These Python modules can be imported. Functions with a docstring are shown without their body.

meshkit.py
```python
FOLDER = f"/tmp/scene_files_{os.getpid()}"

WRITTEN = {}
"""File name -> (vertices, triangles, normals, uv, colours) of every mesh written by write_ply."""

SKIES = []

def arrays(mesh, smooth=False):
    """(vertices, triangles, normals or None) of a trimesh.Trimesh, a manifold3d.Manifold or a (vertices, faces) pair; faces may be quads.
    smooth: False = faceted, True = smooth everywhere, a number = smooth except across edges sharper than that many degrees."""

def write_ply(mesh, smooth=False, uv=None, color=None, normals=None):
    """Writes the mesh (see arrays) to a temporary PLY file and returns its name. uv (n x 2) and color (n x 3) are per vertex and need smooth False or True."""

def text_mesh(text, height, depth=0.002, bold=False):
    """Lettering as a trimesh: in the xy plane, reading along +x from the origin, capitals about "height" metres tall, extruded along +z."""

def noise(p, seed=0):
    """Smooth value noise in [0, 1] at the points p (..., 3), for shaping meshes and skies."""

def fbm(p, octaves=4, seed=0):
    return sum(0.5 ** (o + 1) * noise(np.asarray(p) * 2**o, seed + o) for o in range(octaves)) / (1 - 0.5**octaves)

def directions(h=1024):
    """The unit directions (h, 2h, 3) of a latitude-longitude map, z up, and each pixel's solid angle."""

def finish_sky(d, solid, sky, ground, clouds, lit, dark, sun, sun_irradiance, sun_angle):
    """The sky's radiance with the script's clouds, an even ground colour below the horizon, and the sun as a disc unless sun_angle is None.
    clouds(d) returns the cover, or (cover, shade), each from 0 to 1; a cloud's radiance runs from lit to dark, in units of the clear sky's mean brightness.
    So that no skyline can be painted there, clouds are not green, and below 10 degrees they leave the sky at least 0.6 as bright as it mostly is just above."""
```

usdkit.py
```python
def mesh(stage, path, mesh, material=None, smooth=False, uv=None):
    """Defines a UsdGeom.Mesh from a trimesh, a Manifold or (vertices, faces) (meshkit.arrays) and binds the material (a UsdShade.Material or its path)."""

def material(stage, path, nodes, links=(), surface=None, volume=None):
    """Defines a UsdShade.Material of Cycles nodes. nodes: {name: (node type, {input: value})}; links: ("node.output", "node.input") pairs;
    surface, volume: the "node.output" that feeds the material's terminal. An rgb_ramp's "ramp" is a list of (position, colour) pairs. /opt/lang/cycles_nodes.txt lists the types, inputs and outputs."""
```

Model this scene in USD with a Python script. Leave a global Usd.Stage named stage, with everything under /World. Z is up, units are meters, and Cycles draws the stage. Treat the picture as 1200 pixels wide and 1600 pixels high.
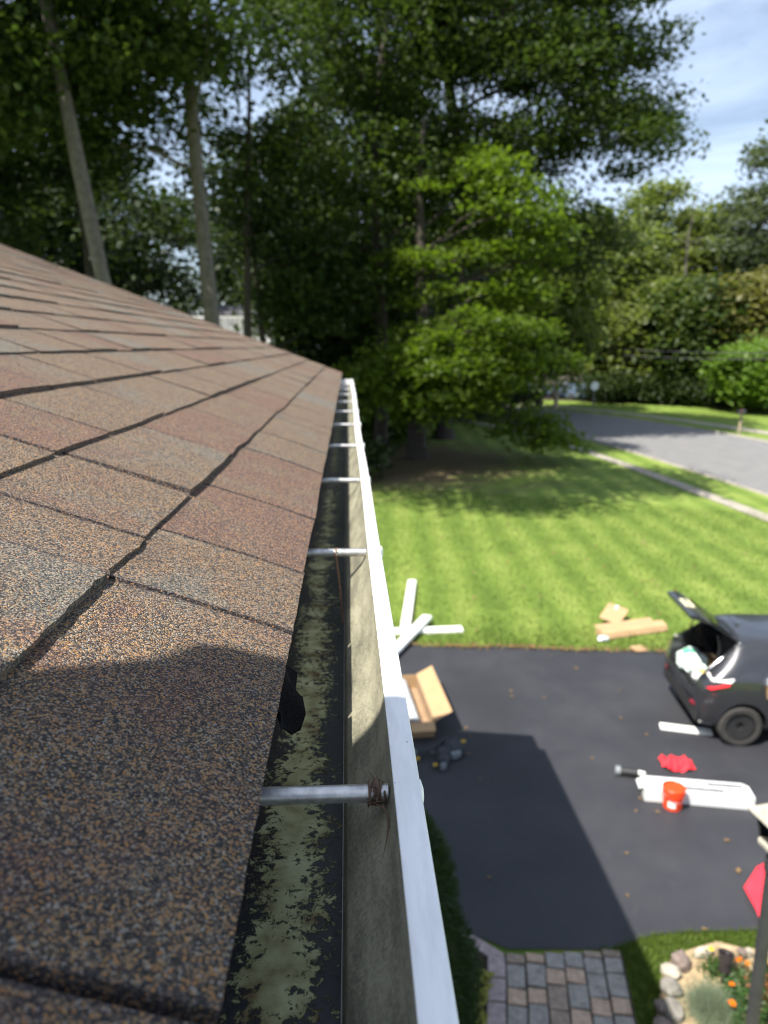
import math, numpy as np, trimesh, manifold3d as m3, shapely
from shapely.geometry import Polygon, LineString
import usdkit, meshkit
from pxr import Usd, UsdGeom, UsdLux, UsdShade, Gf, Sdf, Vt

stage = Usd.Stage.CreateInMemory()
UsdGeom.SetStageUpAxis(stage, UsdGeom.Tokens.z)
UsdGeom.SetStageMetersPerUnit(stage, 1.0)
UsdGeom.Xform.Define(stage, '/World'); UsdGeom.Scope.Define(stage, '/World/Looks')

# ------------------------------------------------------------------ camera
EYE = np.array([0, 0, 4.55]); FPX = 1110.0; PITCH = math.atan(260 / FPX); YAW = math.radians(2.862)
fw = np.array([math.sin(YAW) * math.cos(PITCH), math.cos(YAW) * math.cos(PITCH), -math.sin(PITCH)])
rt = np.array([math.cos(YAW), -math.sin(YAW), 0]); up = np.cross(rt, fw)
cam = UsdGeom.Camera.Define(stage, '/World/camera')
cam.AddTransformOp().Set(Gf.Matrix4d(*rt, 0, *up, 0, *(-fw), 0, *EYE, 1))
cam.CreateHorizontalApertureAttr(36.0); cam.CreateVerticalApertureAttr(48.0)
cam.CreateFocalLengthAttr(36.0 * FPX / 1200)
cam.CreateFStopAttr(11.0); cam.CreateFocusDistanceAttr(0.47)
cam.CreateClippingRangeAttr(Gf.Vec2f(0.02, 2000))
cam.CreateExposureAttr(1.25)

# ------------------------------------------------------------------ sky and sun
SD = np.array([0.428, 0.333, -0.84]); SD /= np.linalg.norm(SD)      # the way sunlight travels
ELEV = math.asin(-SD[2]); ROT = math.atan2(-SD[0], -SD[1])
sky = UsdLux.DomeLight.Define(stage, '/World/sky')
skym = usdkit.material(stage, '/World/Looks/sky', {
    's': ('sky_texture', {'sky_type': 'single_scattering', 'sun_disc': False, 'sun_elevation': ELEV, 'sun_rotation': ROT, 'aerosol_density': 1.6}),
    'tc': ('texture_coordinate', {}), 'mp': ('mapping', {'scale': (1.0, 1.6, 3.6), 'rotation': (0.2, 0.3, 0.5)}),
    'n': ('noise_texture', {'scale': 2.4, 'detail': 7, 'roughness': 0.6, 'distortion': 0.4}),
    'r': ('rgb_ramp', {'ramp': [(0.40, (.12, .12, .12)), (0.85, (0.6, 0.6, 0.6))]}),
    'm': ('mix', {'color2': (12.5, 14.5, 18.0)}),
    'b': ('background_shader', {'strength': 0.060})},
    [('tc.generated', 'mp.vector'), ('mp.vector', 'n.vector'), ('n.fac', 'r.fac'), ('r.color', 'm.fac'), ('s.color', 'm.color1'), ('m.color', 'b.color')], surface='b.background')
UsdShade.MaterialBindingAPI.Apply(sky.GetPrim()).Bind(skym)
sky.GetPrim().SetCustomDataByKey('kind', 'structure')
sun = UsdLux.DistantLight.Define(stage, '/World/sun')
sun.CreateIntensityAttr(1.2); sun.CreateNormalizeAttr(True); sun.CreateAngleAttr(0.53); sun.CreateColorAttr(Gf.Vec3f(1.0, 0.95, 0.87))
z_ = -SD; x_ = np.cross([0, 0, 1], z_); x_ /= np.linalg.norm(x_); y_ = np.cross(z_, x_)
sun.AddTransformOp().Set(Gf.Matrix4d(*x_, 0, *y_, 0, *z_, 0, 0, 0, 50, 1))

# ------------------------------------------------------------------ helpers
def G(px, py, z=0.0):
    """A point of the photograph on the level z."""
    r = fw + rt * (px - 600) / FPX - up * (py - 800) / FPX
    return EYE + r * ((z - EYE[2]) / r[2])
def uniq(parent, name):
    p, k = f'{parent}/{name}', 0
    while stage.GetPrimAtPath(p):
        k += 1; p = f'{parent}/{name}_{k:03d}'
    return p
def data(prim, label=None, cat=None, group=None, kind=None):
    prim = prim.GetPrim() if hasattr(prim, 'GetPrim') else prim
    for k, v in (('label', label), ('category', cat), ('group', group), ('kind', kind)):
        if v: prim.SetCustomDataByKey(k, v)
    return prim
class Thing:
    def __init__(s, name, label=None, cat=None, group=None, loc=(0, 0, 0), rz=0.0, kind=None, scale=None):
        s.path = uniq('/World', name); s.x = UsdGeom.Xform.Define(stage, s.path)
        s.loc = np.array(loc, float)
        s.x.AddTranslateOp().Set(Gf.Vec3d(*map(float, loc)))
        if rz: s.x.AddRotateZOp().Set(math.degrees(rz))
        if scale: s.x.AddScaleOp().Set(Gf.Vec3f(scale, scale, scale))
        data(s.x, label, cat, group, kind)
    def part(s, name, mesh, mat, smooth=False, label=None, parent=None, tone=None, world=False, kind=None):
        p = uniq(parent or s.path, name)
        v, f, _ = meshkit.arrays(mesh)
        if world: v = v - s.loc
        m = usdkit.mesh(stage, p, (v, f), MAT[mat] if isinstance(mat, str) else mat, smooth)
        if tone is not None:
            UsdGeom.PrimvarsAPI(m).CreatePrimvar('tone', Sdf.ValueTypeNames.Color3fArray, 'vertex').Set(Vt.Vec3fArray.FromNumpy(np.broadcast_to(np.asarray(tone, np.float32), (len(v), 3)).copy()))
        data(m, label, kind=kind)
        return p
def single(name, mesh, mat, label=None, cat=None, group=None, kind=None, smooth=False):
    m = usdkit.mesh(stage, uniq('/World', name), mesh, MAT[mat], smooth); data(m, label, cat, group, kind); return m
def copy_of(t, loc, rz=0, label=None, cat=None, group=None, scale=1.0, name=None):
    src = stage.GetPrimAtPath(t.path); base = name or src.GetName()
    p = uniq('/World', base); x = UsdGeom.Xform.Define(stage, p)
    x.GetPrim().GetReferences().AddInternalReference(t.path); x.GetPrim().SetInstanceable(True)
    x.ClearXformOpOrder(); x.AddTranslateOp().Set(Gf.Vec3d(*map(float, loc))); x.AddRotateZOp().Set(math.degrees(rz))
    if scale != 1: x.AddScaleOp().Set(Gf.Vec3f(scale, scale, scale))
    data(x, label, cat, group); return x
cat_ = trimesh.util.concatenate
def mv(m, t=(0, 0, 0), rx=0, ry=0, rz=0, s=None):
    m = m.copy()
    if s is not None: m.apply_scale(s)
    for a, ax in ((rx, [1, 0, 0]), (ry, [0, 1, 0]), (rz, [0, 0, 1])):
        if a: m.apply_transform(trimesh.transformations.rotation_matrix(a, ax))
    m.apply_translation(t); return m
def box(sx, sy, sz, t=(0, 0, 0), b=0.0, **k):
    """A box centred on t, its edges chamfered by b."""
    if b:
        h = np.array([sx, sy, sz]) / 2; pts = []
        for a in np.ndindex(2, 2, 2):
            sg = np.array(a) * 2 - 1
            for ax in range(3):
                q = h - b; q[ax] = h[ax]; pts.append(sg * q)
        m = trimesh.convex.convex_hull(np.array(pts))
    else: m = trimesh.creation.box((sx, sy, sz))
    return mv(m, t, **k)
def cyl(r, h, t=(0, 0, 0), n=20, **k): return mv(trimesh.creation.cylinder(r, h, sections=n), t, **k)
def ball(r, t=(0, 0, 0), n=2, s=None): return mv(trimesh.creation.icosphere(subdivisions=n, radius=r), t, s=s)
def tm(man):
    m = man.to_mesh(); return trimesh.Trimesh(m.vert_properties[:, :3], m.tri_verts, process=False)
def man(t):
    t = t.copy(); t.merge_vertices()
    return m3.Manifold(m3.Mesh(np.asarray(t.vertices, np.float32), np.asarray(t.faces, np.uint32)))
def tube(pts, rad, n=8, cap=True):
    pts = np.asarray(pts, float); rad = np.broadcast_to(np.asarray(rad, float), len(pts))
    tan = np.gradient(pts, axis=0); tan /= np.linalg.norm(tan, axis=1, keepdims=True) + 1e-12
    ref = np.array([0, 0, 1.0]) if abs(tan[0][2]) < 0.8 else np.array([1.0, 0, 0])
    u = np.cross(tan, ref); u /= np.linalg.norm(u, axis=1, keepdims=True) + 1e-12; w = np.cross(tan, u)
    a = np.arange(n) / n * 2 * np.pi
    v = (pts[:, None] + rad[:, None, None] * (np.cos(a)[None, :, None] * u[:, None] + np.sin(a)[None, :, None] * w[:, None])).reshape(-1, 3)
    f = []
    for i in range(len(pts) - 1):
        for j in range(n):
            a0, a1 = i * n + j, i * n + (j + 1) % n
            f += [[a0, a1, a1 + n], [a0, a1 + n, a0 + n]]
    if cap:
        c0, c1 = len(v), len(v) + 1; v = np.vstack([v, pts[0], pts[-1]])
        for j in range(n):
            f += [[c0, (j + 1) % n, j], [c1, (len(pts) - 1) * n + j, (len(pts) - 1) * n + (j + 1) % n]]
    return trimesh.Trimesh(v, f, process=False)
def prism(poly, h, axis='z', t=(0, 0, 0)):
    m = trimesh.creation.extrude_polygon(poly if hasattr(poly, 'exterior') else Polygon(poly), h, engine='earcut')
    v = m.vertices.copy()
    if axis == 'y': v = np.stack([v[:, 0], -v[:, 2], v[:, 1]], 1)      # polygon in x, z; from y=0 to y=-h
    if axis == 'x': v = np.stack([v[:, 2], v[:, 0], v[:, 1]], 1)
    return trimesh.Trimesh(v + np.array(t), m.faces, process=False)
def sheet(poly, z):
    v, f = trimesh.creation.triangulate_polygon(poly if hasattr(poly, 'exterior') else Polygon(poly), engine='earcut')
    v = np.column_stack([v, np.full(len(v), z)]); f = np.asarray(f)
    a, b, c = v[f[:, 0]], v[f[:, 1]], v[f[:, 2]]
    flip = np.cross(b - a, c - a)[:, 2] < 0; f[flip] = f[flip][:, ::-1]
    return trimesh.Trimesh(v, f, process=False)
def lathe(prof, n=24):
    return trimesh.creation.revolve(np.array(prof, float), sections=n)
def ribbon(pts, w, off=0.0):
    return LineString(pts).parallel_offset(off, 'left').buffer(w / 2, cap_style=2) if off else LineString(pts).buffer(w / 2, cap_style=2)

# ------------------------------------------------------------------ materials
MAT = {}
def mat(name, nodes, links=(), surface='p.BSDF', **k):
    MAT[name] = usdkit.material(stage, f'/World/Looks/{name}', nodes, links, surface=surface, **k)
def plain(name, col, rough=0.6, var=0.18, scale=6.0, bump=0.0, metallic=0.0, **pk):
    c = np.array(col)
    n = {'g': ('geometry', {}), 'n': ('noise_texture', {'scale': scale, 'detail': 6, 'roughness': 0.62}),
         'r': ('rgb_ramp', {'ramp': [(0.3, tuple(c * (1 - var))), (0.7, tuple(np.minimum(c * (1 + var), 1)))]}),
         'p': ('principled_bsdf', {'roughness': rough, 'metallic': metallic, **pk})}
    l = [('g.position', 'n.vector'), ('n.fac', 'r.fac'), ('r.color', 'p.base_color')]
    if bump:
        n['b'] = ('bump', {'strength': 0.6, 'distance': bump}); l += [('n.fac', 'b.height'), ('b.normal', 'p.normal')]
    mat(name, n, l)
# roofing: mineral granules, one tint vector per tab (r: grey share, g: maroon share, b: where the dark blend sits)
PAL = {'tan': [(0, (.010, .010, .011)), (.28, (.030, .028, .027)), (.46, (.075, .056, .044)), (.62, (.135, .098, .068)), (.73, (.22, .150, .090)), (.81, (.42, .220, .075)), (.88, (.34, .215, .10)), (.94, (.25, .225, .19)), (1, (.33, .31, .27))],
       'grey': [(0, (.013, .013, .014)), (.28, (.038, .038, .037)), (.5, (.10, .096, .085)), (.72, (.18, .165, .135)), (.86, (.31, .235, .13)), (1, (.31, .295, .26))],
       'maroon': [(0, (.011, .010, .011)), (.26, (.038, .026, .026)), (.52, (.10, .055, .045)), (.7, (.165, .092, .068)), (.83, (.36, .185, .075)), (1, (.22, .19, .17))],
       'dark': [(0, (.008, .008, .010)), (.35, (.020, .019, .023)), (.6, (.052, .040, .042)), (.8, (.08, .076, .08)), (.93, (.30, .16, .07)), (1, (.16, .16, .17))]}
mat('shingle', {'g': ('geometry', {}), 'v': ('voronoi_texture', {'scale': 960.0, 'randomness': 1.0}), 'sc': ('separate_color', {}),
    'a': ('attribute', {'attribute': 'tone'}), 'sa': ('separate_color', {}),
    'n1': ('noise_texture', {'scale': 9.0, 'detail': 3, 'roughness': 0.55}), 'n2': ('noise_texture', {'scale': 13.0, 'detail': 3, 'roughness': 0.6}),
    'off': ('vector_math', {'math_type': 'add', 'vector2': (7.3, 1.9, 4.4)}),
    'rt': ('rgb_ramp', {'ramp': PAL['tan'], 'interpolate': True}), 'rg': ('rgb_ramp', {'ramp': PAL['grey']}), 'rm': ('rgb_ramp', {'ramp': PAL['maroon']}), 'rd': ('rgb_ramp', {'ramp': PAL['dark']}),
    'k1': ('math', {'math_type': 'add'}), 'k1r': ('rgb_ramp', {'ramp': [(.52, (0, 0, 0)), (.72, (1, 1, 1))]}),
    'k2': ('math', {'math_type': 'add'}), 'k2r': ('rgb_ramp', {'ramp': [(.54, (0, 0, 0)), (.74, (1, 1, 1))]}),
    'm1': ('mix', {}), 'm2': ('mix', {}), 'm3': ('mix', {}),
    'v2': ('voronoi_texture', {'scale': 600.0, 'randomness': 1.0}), 'sc2': ('separate_color', {}), 'mk': ('rgb_ramp', {'ramp': [(.80, (0, 0, 0)), (.81, (1, 1, 1))]}),
    'md': ('rgb_ramp', {'ramp': [(.40, (1, 1, 1)), (.52, (0, 0, 0))]}), 'mm': ('math', {'math_type': 'multiply'}), 'm4': ('mix', {}), 'h2': ('math', {'math_type': 'multiply_add', 'value2': .9}),
    'r2': ('rgb_ramp', {'interpolate': False, 'ramp': [(0, (.40, .19, .06)), (.34, (.33, .19, .09)), (.52, (.05, .05, .06)), (.66, (.14, .135, .14)), (.80, (.27, .235, .18)), (.92, (.10, .045, .038))]}),
    'inv': ('math', {'math_type': 'subtract', 'value1': 1.0}), 'bp': ('bump', {'strength': 1.0, 'distance': 0.0012}),
    'nf': ('noise_texture', {'scale': 1500.0, 'detail': 2}), 'hh': ('math', {'math_type': 'add'}),
    'p': ('principled_bsdf', {'roughness': 0.82})},
    [('g.position', 'v.vector'), ('v.color', 'sc.color'), ('sc.r', 'rt.fac'), ('sc.r', 'rg.fac'), ('sc.r', 'rm.fac'), ('sc.r', 'rd.fac'),
     ('a.color', 'sa.color'), ('g.position', 'n1.vector'), ('g.position', 'off.vector1'), ('off.vector', 'n2.vector'),
     ('n1.fac', 'k1.value1'), ('sa.r', 'k1.value2'), ('k1.value', 'k1r.fac'), ('n2.fac', 'k2.value1'), ('sa.g', 'k2.value2'), ('k2.value', 'k2r.fac'),
     ('rt.color', 'm1.color1'), ('rg.color', 'm1.color2'), ('k1r.color', 'm1.fac'), ('m1.color', 'm2.color1'), ('rm.color', 'm2.color2'), ('k2r.color', 'm2.fac'),
     ('m2.color', 'm3.color1'), ('rd.color', 'm3.color2'), ('sa.b', 'm3.fac'), ('g.position', 'v2.vector'), ('v2.color', 'sc2.color'), ('sc2.r', 'mk.fac'), ('v2.distance', 'md.fac'), ('mk.color', 'mm.value1'), ('md.color', 'mm.value2'), ('sc2.g', 'r2.fac'), ('m3.color', 'm4.color1'), ('r2.color', 'm4.color2'), ('mm.value', 'm4.fac'), ('m4.color', 'p.base_color'),
     ('v.distance', 'inv.value2'), ('inv.value', 'hh.value1'), ('nf.fac', 'hh.value2'), ('mm.value', 'h2.value1'), ('hh.value', 'h2.value3'), ('h2.value', 'bp.height'), ('bp.normal', 'p.normal')])
plain('felt', (.007, .007, .0075), 1.0, .7, 520, bump=.004, specular_ior_level=.12)
plain('tar', (.010, .009, .009), .8, .4, 300)
# gutter: olive-cream old paint under black sludge, clean white lip
mat('gutter_bed', {'g': ('geometry', {}), 'sx': ('separate_xyz', {}), 'n': ('noise_texture', {'scale': 26.0, 'detail': 9, 'roughness': 0.68, 'distortion': 0.25}),
    'nf': ('noise_texture', {'scale': 170.0, 'detail': 8, 'roughness': 0.76, 'distortion': .3}), 'no': ('noise_texture', {'scale': 46.0, 'detail': 5}),
    'x0': ('math', {'math_type': 'add', 'value2': 0.043}), 'xa': ('math', {'math_type': 'absolute'}), 'xm': ('math', {'math_type': 'multiply', 'value2': 9.0}),
    'ym': ('map_range', {'from_min': .5, 'from_max': 1.9, 'to_min': 0.0, 'to_max': 0.14, 'clamp': True}),
    'a0': ('math', {'math_type': 'multiply', 'value2': 0.8}), 'a1': ('math', {'math_type': 'subtract'}), 'a2': ('math', {'math_type': 'multiply_add', 'value2': 1.25}), 'a3': ('math', {'math_type': 'subtract'}),
    'k': ('rgb_ramp', {'ramp': [(.855, (0, 0, 0)), (.895, (1, 1, 1))]}),
    'c': ('rgb_ramp', {'ramp': [(.32, (.12, .072, .028)), (.43, (.235, .225, .10)), (.6, (.35, .35, .18)), (.8, (.45, .45, .28))]}),
    'm': ('mix', {'color1': (.006, .006, .007)}), 'kr': ('rgb_ramp', {'ramp': [(0, (.32, .32, .32)), (1, (.75, .75, .75))]}),
    'b': ('bump', {'strength': .8, 'distance': .0016, 'invert': True}), 'hb': ('math', {'math_type': 'multiply_add', 'value2': 0.35}),
    'p': ('principled_bsdf', {})},
    [('g.position', 'sx.vector'), ('g.position', 'n.vector'), ('g.position', 'nf.vector'), ('g.position', 'no.vector'),
     ('sx.x', 'x0.value1'), ('x0.value', 'xa.value1'), ('xa.value', 'xm.value1'), ('n.fac', 'a0.value1'), ('a0.value', 'a1.value1'), ('xm.value', 'a1.value2'),
     ('nf.fac', 'a2.value1'), ('a1.value', 'a2.value3'), ('sx.y', 'ym.value'), ('a2.value', 'a3.value1'), ('ym.result', 'a3.value2'),
     ('a3.value', 'k.fac'), ('no.fac', 'c.fac'), ('c.color', 'm.color2'), ('k.color', 'm.fac'), ('m.color', 'p.base_color'), ('k.color', 'kr.fac'), ('kr.color', 'p.roughness'),
     ('nf.fac', 'hb.value1'), ('k.color', 'hb.value3'), ('hb.value', 'b.height'), ('b.normal', 'p.normal')])
mat('gutter_wall', {'g': ('geometry', {}), 'mp': ('mapping', {'scale': (1, .35, 1)}), 'n': ('noise_texture', {'scale': 40.0, 'detail': 8, 'roughness': 0.7}),
    'nf': ('noise_texture', {'scale': 420.0, 'detail': 4, 'roughness': .7}), 's': ('math', {'math_type': 'multiply_add', 'value2': 0.8}),
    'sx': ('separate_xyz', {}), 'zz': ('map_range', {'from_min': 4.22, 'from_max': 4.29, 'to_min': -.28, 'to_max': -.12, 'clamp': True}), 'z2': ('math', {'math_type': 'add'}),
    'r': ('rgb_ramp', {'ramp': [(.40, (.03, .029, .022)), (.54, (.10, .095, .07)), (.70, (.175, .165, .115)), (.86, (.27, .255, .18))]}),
    'p': ('principled_bsdf', {'roughness': .6})},
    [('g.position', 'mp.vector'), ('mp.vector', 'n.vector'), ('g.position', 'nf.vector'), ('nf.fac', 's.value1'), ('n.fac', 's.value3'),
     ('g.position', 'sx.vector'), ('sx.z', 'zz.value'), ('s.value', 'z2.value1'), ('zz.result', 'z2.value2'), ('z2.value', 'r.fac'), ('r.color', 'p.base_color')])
mat('white_lip', {'g': ('geometry', {}), 'mp': ('mapping', {'scale': (1, .12, 1)}), 'n': ('noise_texture', {'scale': 120.0, 'detail': 6, 'roughness': .7}),
    'v': ('noise_texture', {'scale': 300.0, 'detail': 1}), 'r': ('rgb_ramp', {'ramp': [(.3, (.70, .70, .69)), (.6, (.84, .84, .83))]}),
    'k': ('rgb_ramp', {'ramp': [(.20, (.12, .11, .10)), (.24, (1, 1, 1))]}), 'm': ('mix', {'mix_type': 'multiply', 'fac': 1.0}), 'p': ('principled_bsdf', {'roughness': .38})},
    [('g.position', 'mp.vector'), ('mp.vector', 'n.vector'), ('n.fac', 'r.fac'), ('g.position', 'v.vector'), ('v.fac', 'k.fac'), ('r.color', 'm.color1'), ('k.color', 'm.color2'), ('m.color', 'p.base_color')])
plain('spike_metal', (.56, .55, .53), .38, .35, 90, metallic=.85)
plain('rusty', (.16, .085, .045), .8, .5, 300, bump=.0004)
plain('vine_bark', (.10, .062, .04), .85, .4, 300)
plain('siding', (.62, .60, .55), .6, .05)
plain('white_trim', (.76, .76, .74), .45, .04)
# ground
mat('lawn', {'g': ('geometry', {}), 'rot': ('mapping', {'rotation': (0, 0, .05)}), 'w': ('wave_texture', {'wave_type': 'bands', 'bands_direction': 'x', 'profile': 'sine', 'scale': .33, 'distortion': 1.6, 'detail': 2.5, 'detail_scale': .5}),
    'n': ('noise_texture', {'scale': .6, 'detail': 8, 'roughness': .72}), 'nf': ('noise_texture', {'scale': 26.0, 'detail': 6, 'roughness': .75}), 
    'c1': ('rgb_ramp', {'ramp': [(.25, (.078, .130, .018)), (.5, (.128, .190, .030)), (.78, (.205, .258, .056))]}), 'wm': ('math', {'math_type': 'multiply_add', 'value2': .26}), 'wb': ('math', {'math_type': 'multiply_add', 'value2': .34}), 'o': ('math', {'math_type': 'subtract', 'value2': .295}),
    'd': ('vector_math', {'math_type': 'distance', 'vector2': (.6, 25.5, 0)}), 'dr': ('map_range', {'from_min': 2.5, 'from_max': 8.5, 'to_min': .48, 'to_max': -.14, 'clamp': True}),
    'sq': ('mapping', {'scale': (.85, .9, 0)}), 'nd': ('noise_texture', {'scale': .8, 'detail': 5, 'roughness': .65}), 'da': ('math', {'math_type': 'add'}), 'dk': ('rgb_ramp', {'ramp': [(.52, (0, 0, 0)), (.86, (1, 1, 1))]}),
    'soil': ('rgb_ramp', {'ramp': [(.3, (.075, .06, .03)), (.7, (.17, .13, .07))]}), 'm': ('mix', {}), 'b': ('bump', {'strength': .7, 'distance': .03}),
    'p': ('principled_bsdf', {'roughness': .8, 'specular_ior_level': .25})},
    [('g.position', 'rot.vector'), ('rot.vector', 'w.vector'), ('g.position', 'n.vector'), ('g.position', 'nf.vector'), ('w.fac', 'wm.value1'), ('n.fac', 'wm.value3'),
     ('nf.fac', 'wb.value1'), ('wm.value', 'wb.value3'), ('wb.value', 'o.value1'), ('o.value', 'c1.fac'),
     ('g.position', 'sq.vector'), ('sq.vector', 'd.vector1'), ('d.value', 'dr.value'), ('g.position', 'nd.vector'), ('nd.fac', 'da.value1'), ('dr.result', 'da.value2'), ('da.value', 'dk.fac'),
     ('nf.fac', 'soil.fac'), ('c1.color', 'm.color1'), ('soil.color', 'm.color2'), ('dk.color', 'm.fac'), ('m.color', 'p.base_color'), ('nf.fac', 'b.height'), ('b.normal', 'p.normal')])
mat('asphalt', {'g': ('geometry', {}), 'n': ('noise_texture', {'scale': .9, 'detail': 7, 'roughness': .6}), 'nf': ('noise_texture', {'scale': 180.0, 'detail': 4, 'roughness': .7}),
    'a': ('math', {'math_type': 'multiply_add', 'value2': .3}), 'r': ('rgb_ramp', {'ramp': [(.38, (.016, .017, .021)), (.62, (.024, .025, .030)), (.95, (.040, .041, .046))]}),
    'nd': ('noise_texture', {'scale': 5.0, 'detail': 8, 'roughness': .72, 'distortion': .6}), 'dr': ('rgb_ramp', {'ramp': [(.60, (0, 0, 0)), (.78, (.5, .5, .5))]}), 'dm': ('mix', {'color2': (.07, .07, .074)}), 'b': ('bump', {'strength': .5, 'distance': .003}), 'p': ('principled_bsdf', {'roughness': .62})},
    [('g.position', 'n.vector'), ('g.position', 'nf.vector'), ('nf.fac', 'a.value1'), ('n.fac', 'a.value3'), ('a.value', 'r.fac'), ('g.position', 'nd.vector'), ('nd.fac', 'dr.fac'), ('r.color', 'dm.color1'), ('dr.color', 'dm.fac'), ('dm.color', 'p.base_color'), ('nf.fac', 'b.height'), ('b.normal', 'p.normal')])
plain('road', (.15, .148, .145), .85, .14, 1.6)
plain('concrete', (.27, .245, .20), .85, .25, 2.5)
plain('soil', (.30, .225, .13), .9, .35, 18, bump=.02)
plain('mulch', (.035, .022, .016), .9, .5, 60, bump=.01)
plain('leaf_litter', (.05, .04, .022), .9, .5, 3.0)
for nm, c in dict(paver_grey=(.27, .250, .228), paver_tan=(.40, .29, .215), paver_brown=(.27, .21, .165), paver_purple=(.33, .265, .265)).items(): plain(nm, c, .85, .3, 22, bump=.002)
plain('joint_sand', (.030, .024, .018), .95, .4, 40)
for nm, c in dict(stone_white=(.37, .33, .265), stone_tan=(.33, .245, .145), stone_grey=(.17, .157, .135), stone_brown=(.17, .13, .11)).items(): plain(nm, c, .8, .35, 11, bump=.008)
def leafm(name, c, tr=.42, var=.35, gloss=.5):
    c = np.array(c); t = np.clip(c * np.array([1.5, 1.6, .8]), 0, 1)
    mat(name, {'g': ('geometry', {}), 'r': ('rgb_ramp', {'ramp': [(0, tuple(c * (1 - var))), (1, tuple(c * (1 + var)))]}), 'r2': ('rgb_ramp', {'ramp': [(0, tuple(t * (1 - var))), (1, tuple(t * (1 + var)))]}),
        'p': ('principled_bsdf', {'roughness': gloss, 'specular_ior_level': .35}), 't': ('translucent_bsdf', {}), 'm': ('mix_closure', {'fac': tr})},
        [('g.random_per_island', 'r.fac'), ('g.random_per_island', 'r2.fac'), ('r.color', 'p.base_color'), ('r2.color', 't.color'), ('p.BSDF', 'm.closure1'), ('t.BSDF', 'm.closure2')], surface='m.closure')
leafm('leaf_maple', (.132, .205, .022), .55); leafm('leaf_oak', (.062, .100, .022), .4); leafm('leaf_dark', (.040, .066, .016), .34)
leafm('leaf_far', (.195, .240, .070), .5); leafm('leaf_bluish', (.115, .150, .085), .4); leafm('leaf_yellow', (.14, .15, .03), .4); leafm('leaf_bright', (.16, .27, .035), .45); leafm('leaf_russet', (.20, .20, .06), .42)
leafm('leaf_spruce', (.050, .088, .030), .25); leafm('grass_blade', (.120, .185, .028), .4); leafm('fescue', (.30, .36, .25), .35); leafm('marigold_leaf', (.05, .12, .02), .3)
leafm('petal_orange', (.80, .22, .01), .2, .15); leafm('petal_yellow', (.85, .60, .05), .2, .15); leafm('hosta_leaf', (.34, .33, .07), .3, .2)
leafm('dry_leaf', (.36, .22, .10), .2, .45); leafm('coleus', (.30, .12, .04), .3, .5)
plain('bark', (.105, .085, .066), .9, .4, 7, bump=.03); plain('bark_grey', (.10, .086, .070), .9, .35, 6, bump=.03); plain('bark_dark', (.045, .036, .028), .9, .4, 7, bump=.03)
# objects
plain('car_paint', (.030, .031, .035), .30, .1, 3, metallic=.35, coat_weight=1.0, coat_roughness=.04)
plain('blue_paint', (.10, .14, .22), .3, .1, 3, coat_weight=1.0)
plain('black_plastic', (.018, .018, .019), .55, .2, 20); plain('rubber', (.032, .030, .028), .8, .25, 14); plain('steel_rim', (.055, .052, .050), .5, .3, 12, metallic=.6)
plain('chrome', (.7, .7, .7), .15, .05, metallic=1.0); plain('interior', (.022, .021, .020), .85, .3, 9); plain('liner', (.07, .068, .065), .9, .3, 9)
mat('glass_dark', {'f': ('fresnel', {'IOR': 1.5}), 't': ('transparent_bsdf', {'color': (.30, .32, .32)}), 'g': ('glossy_bsdf', {'roughness': .02, 'color': (1, 1, 1)}), 'm': ('mix_closure', {})},
    [('f.fac', 'm.fac'), ('t.BSDF', 'm.closure1'), ('g.BSDF', 'm.closure2')], surface='m.closure')
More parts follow.
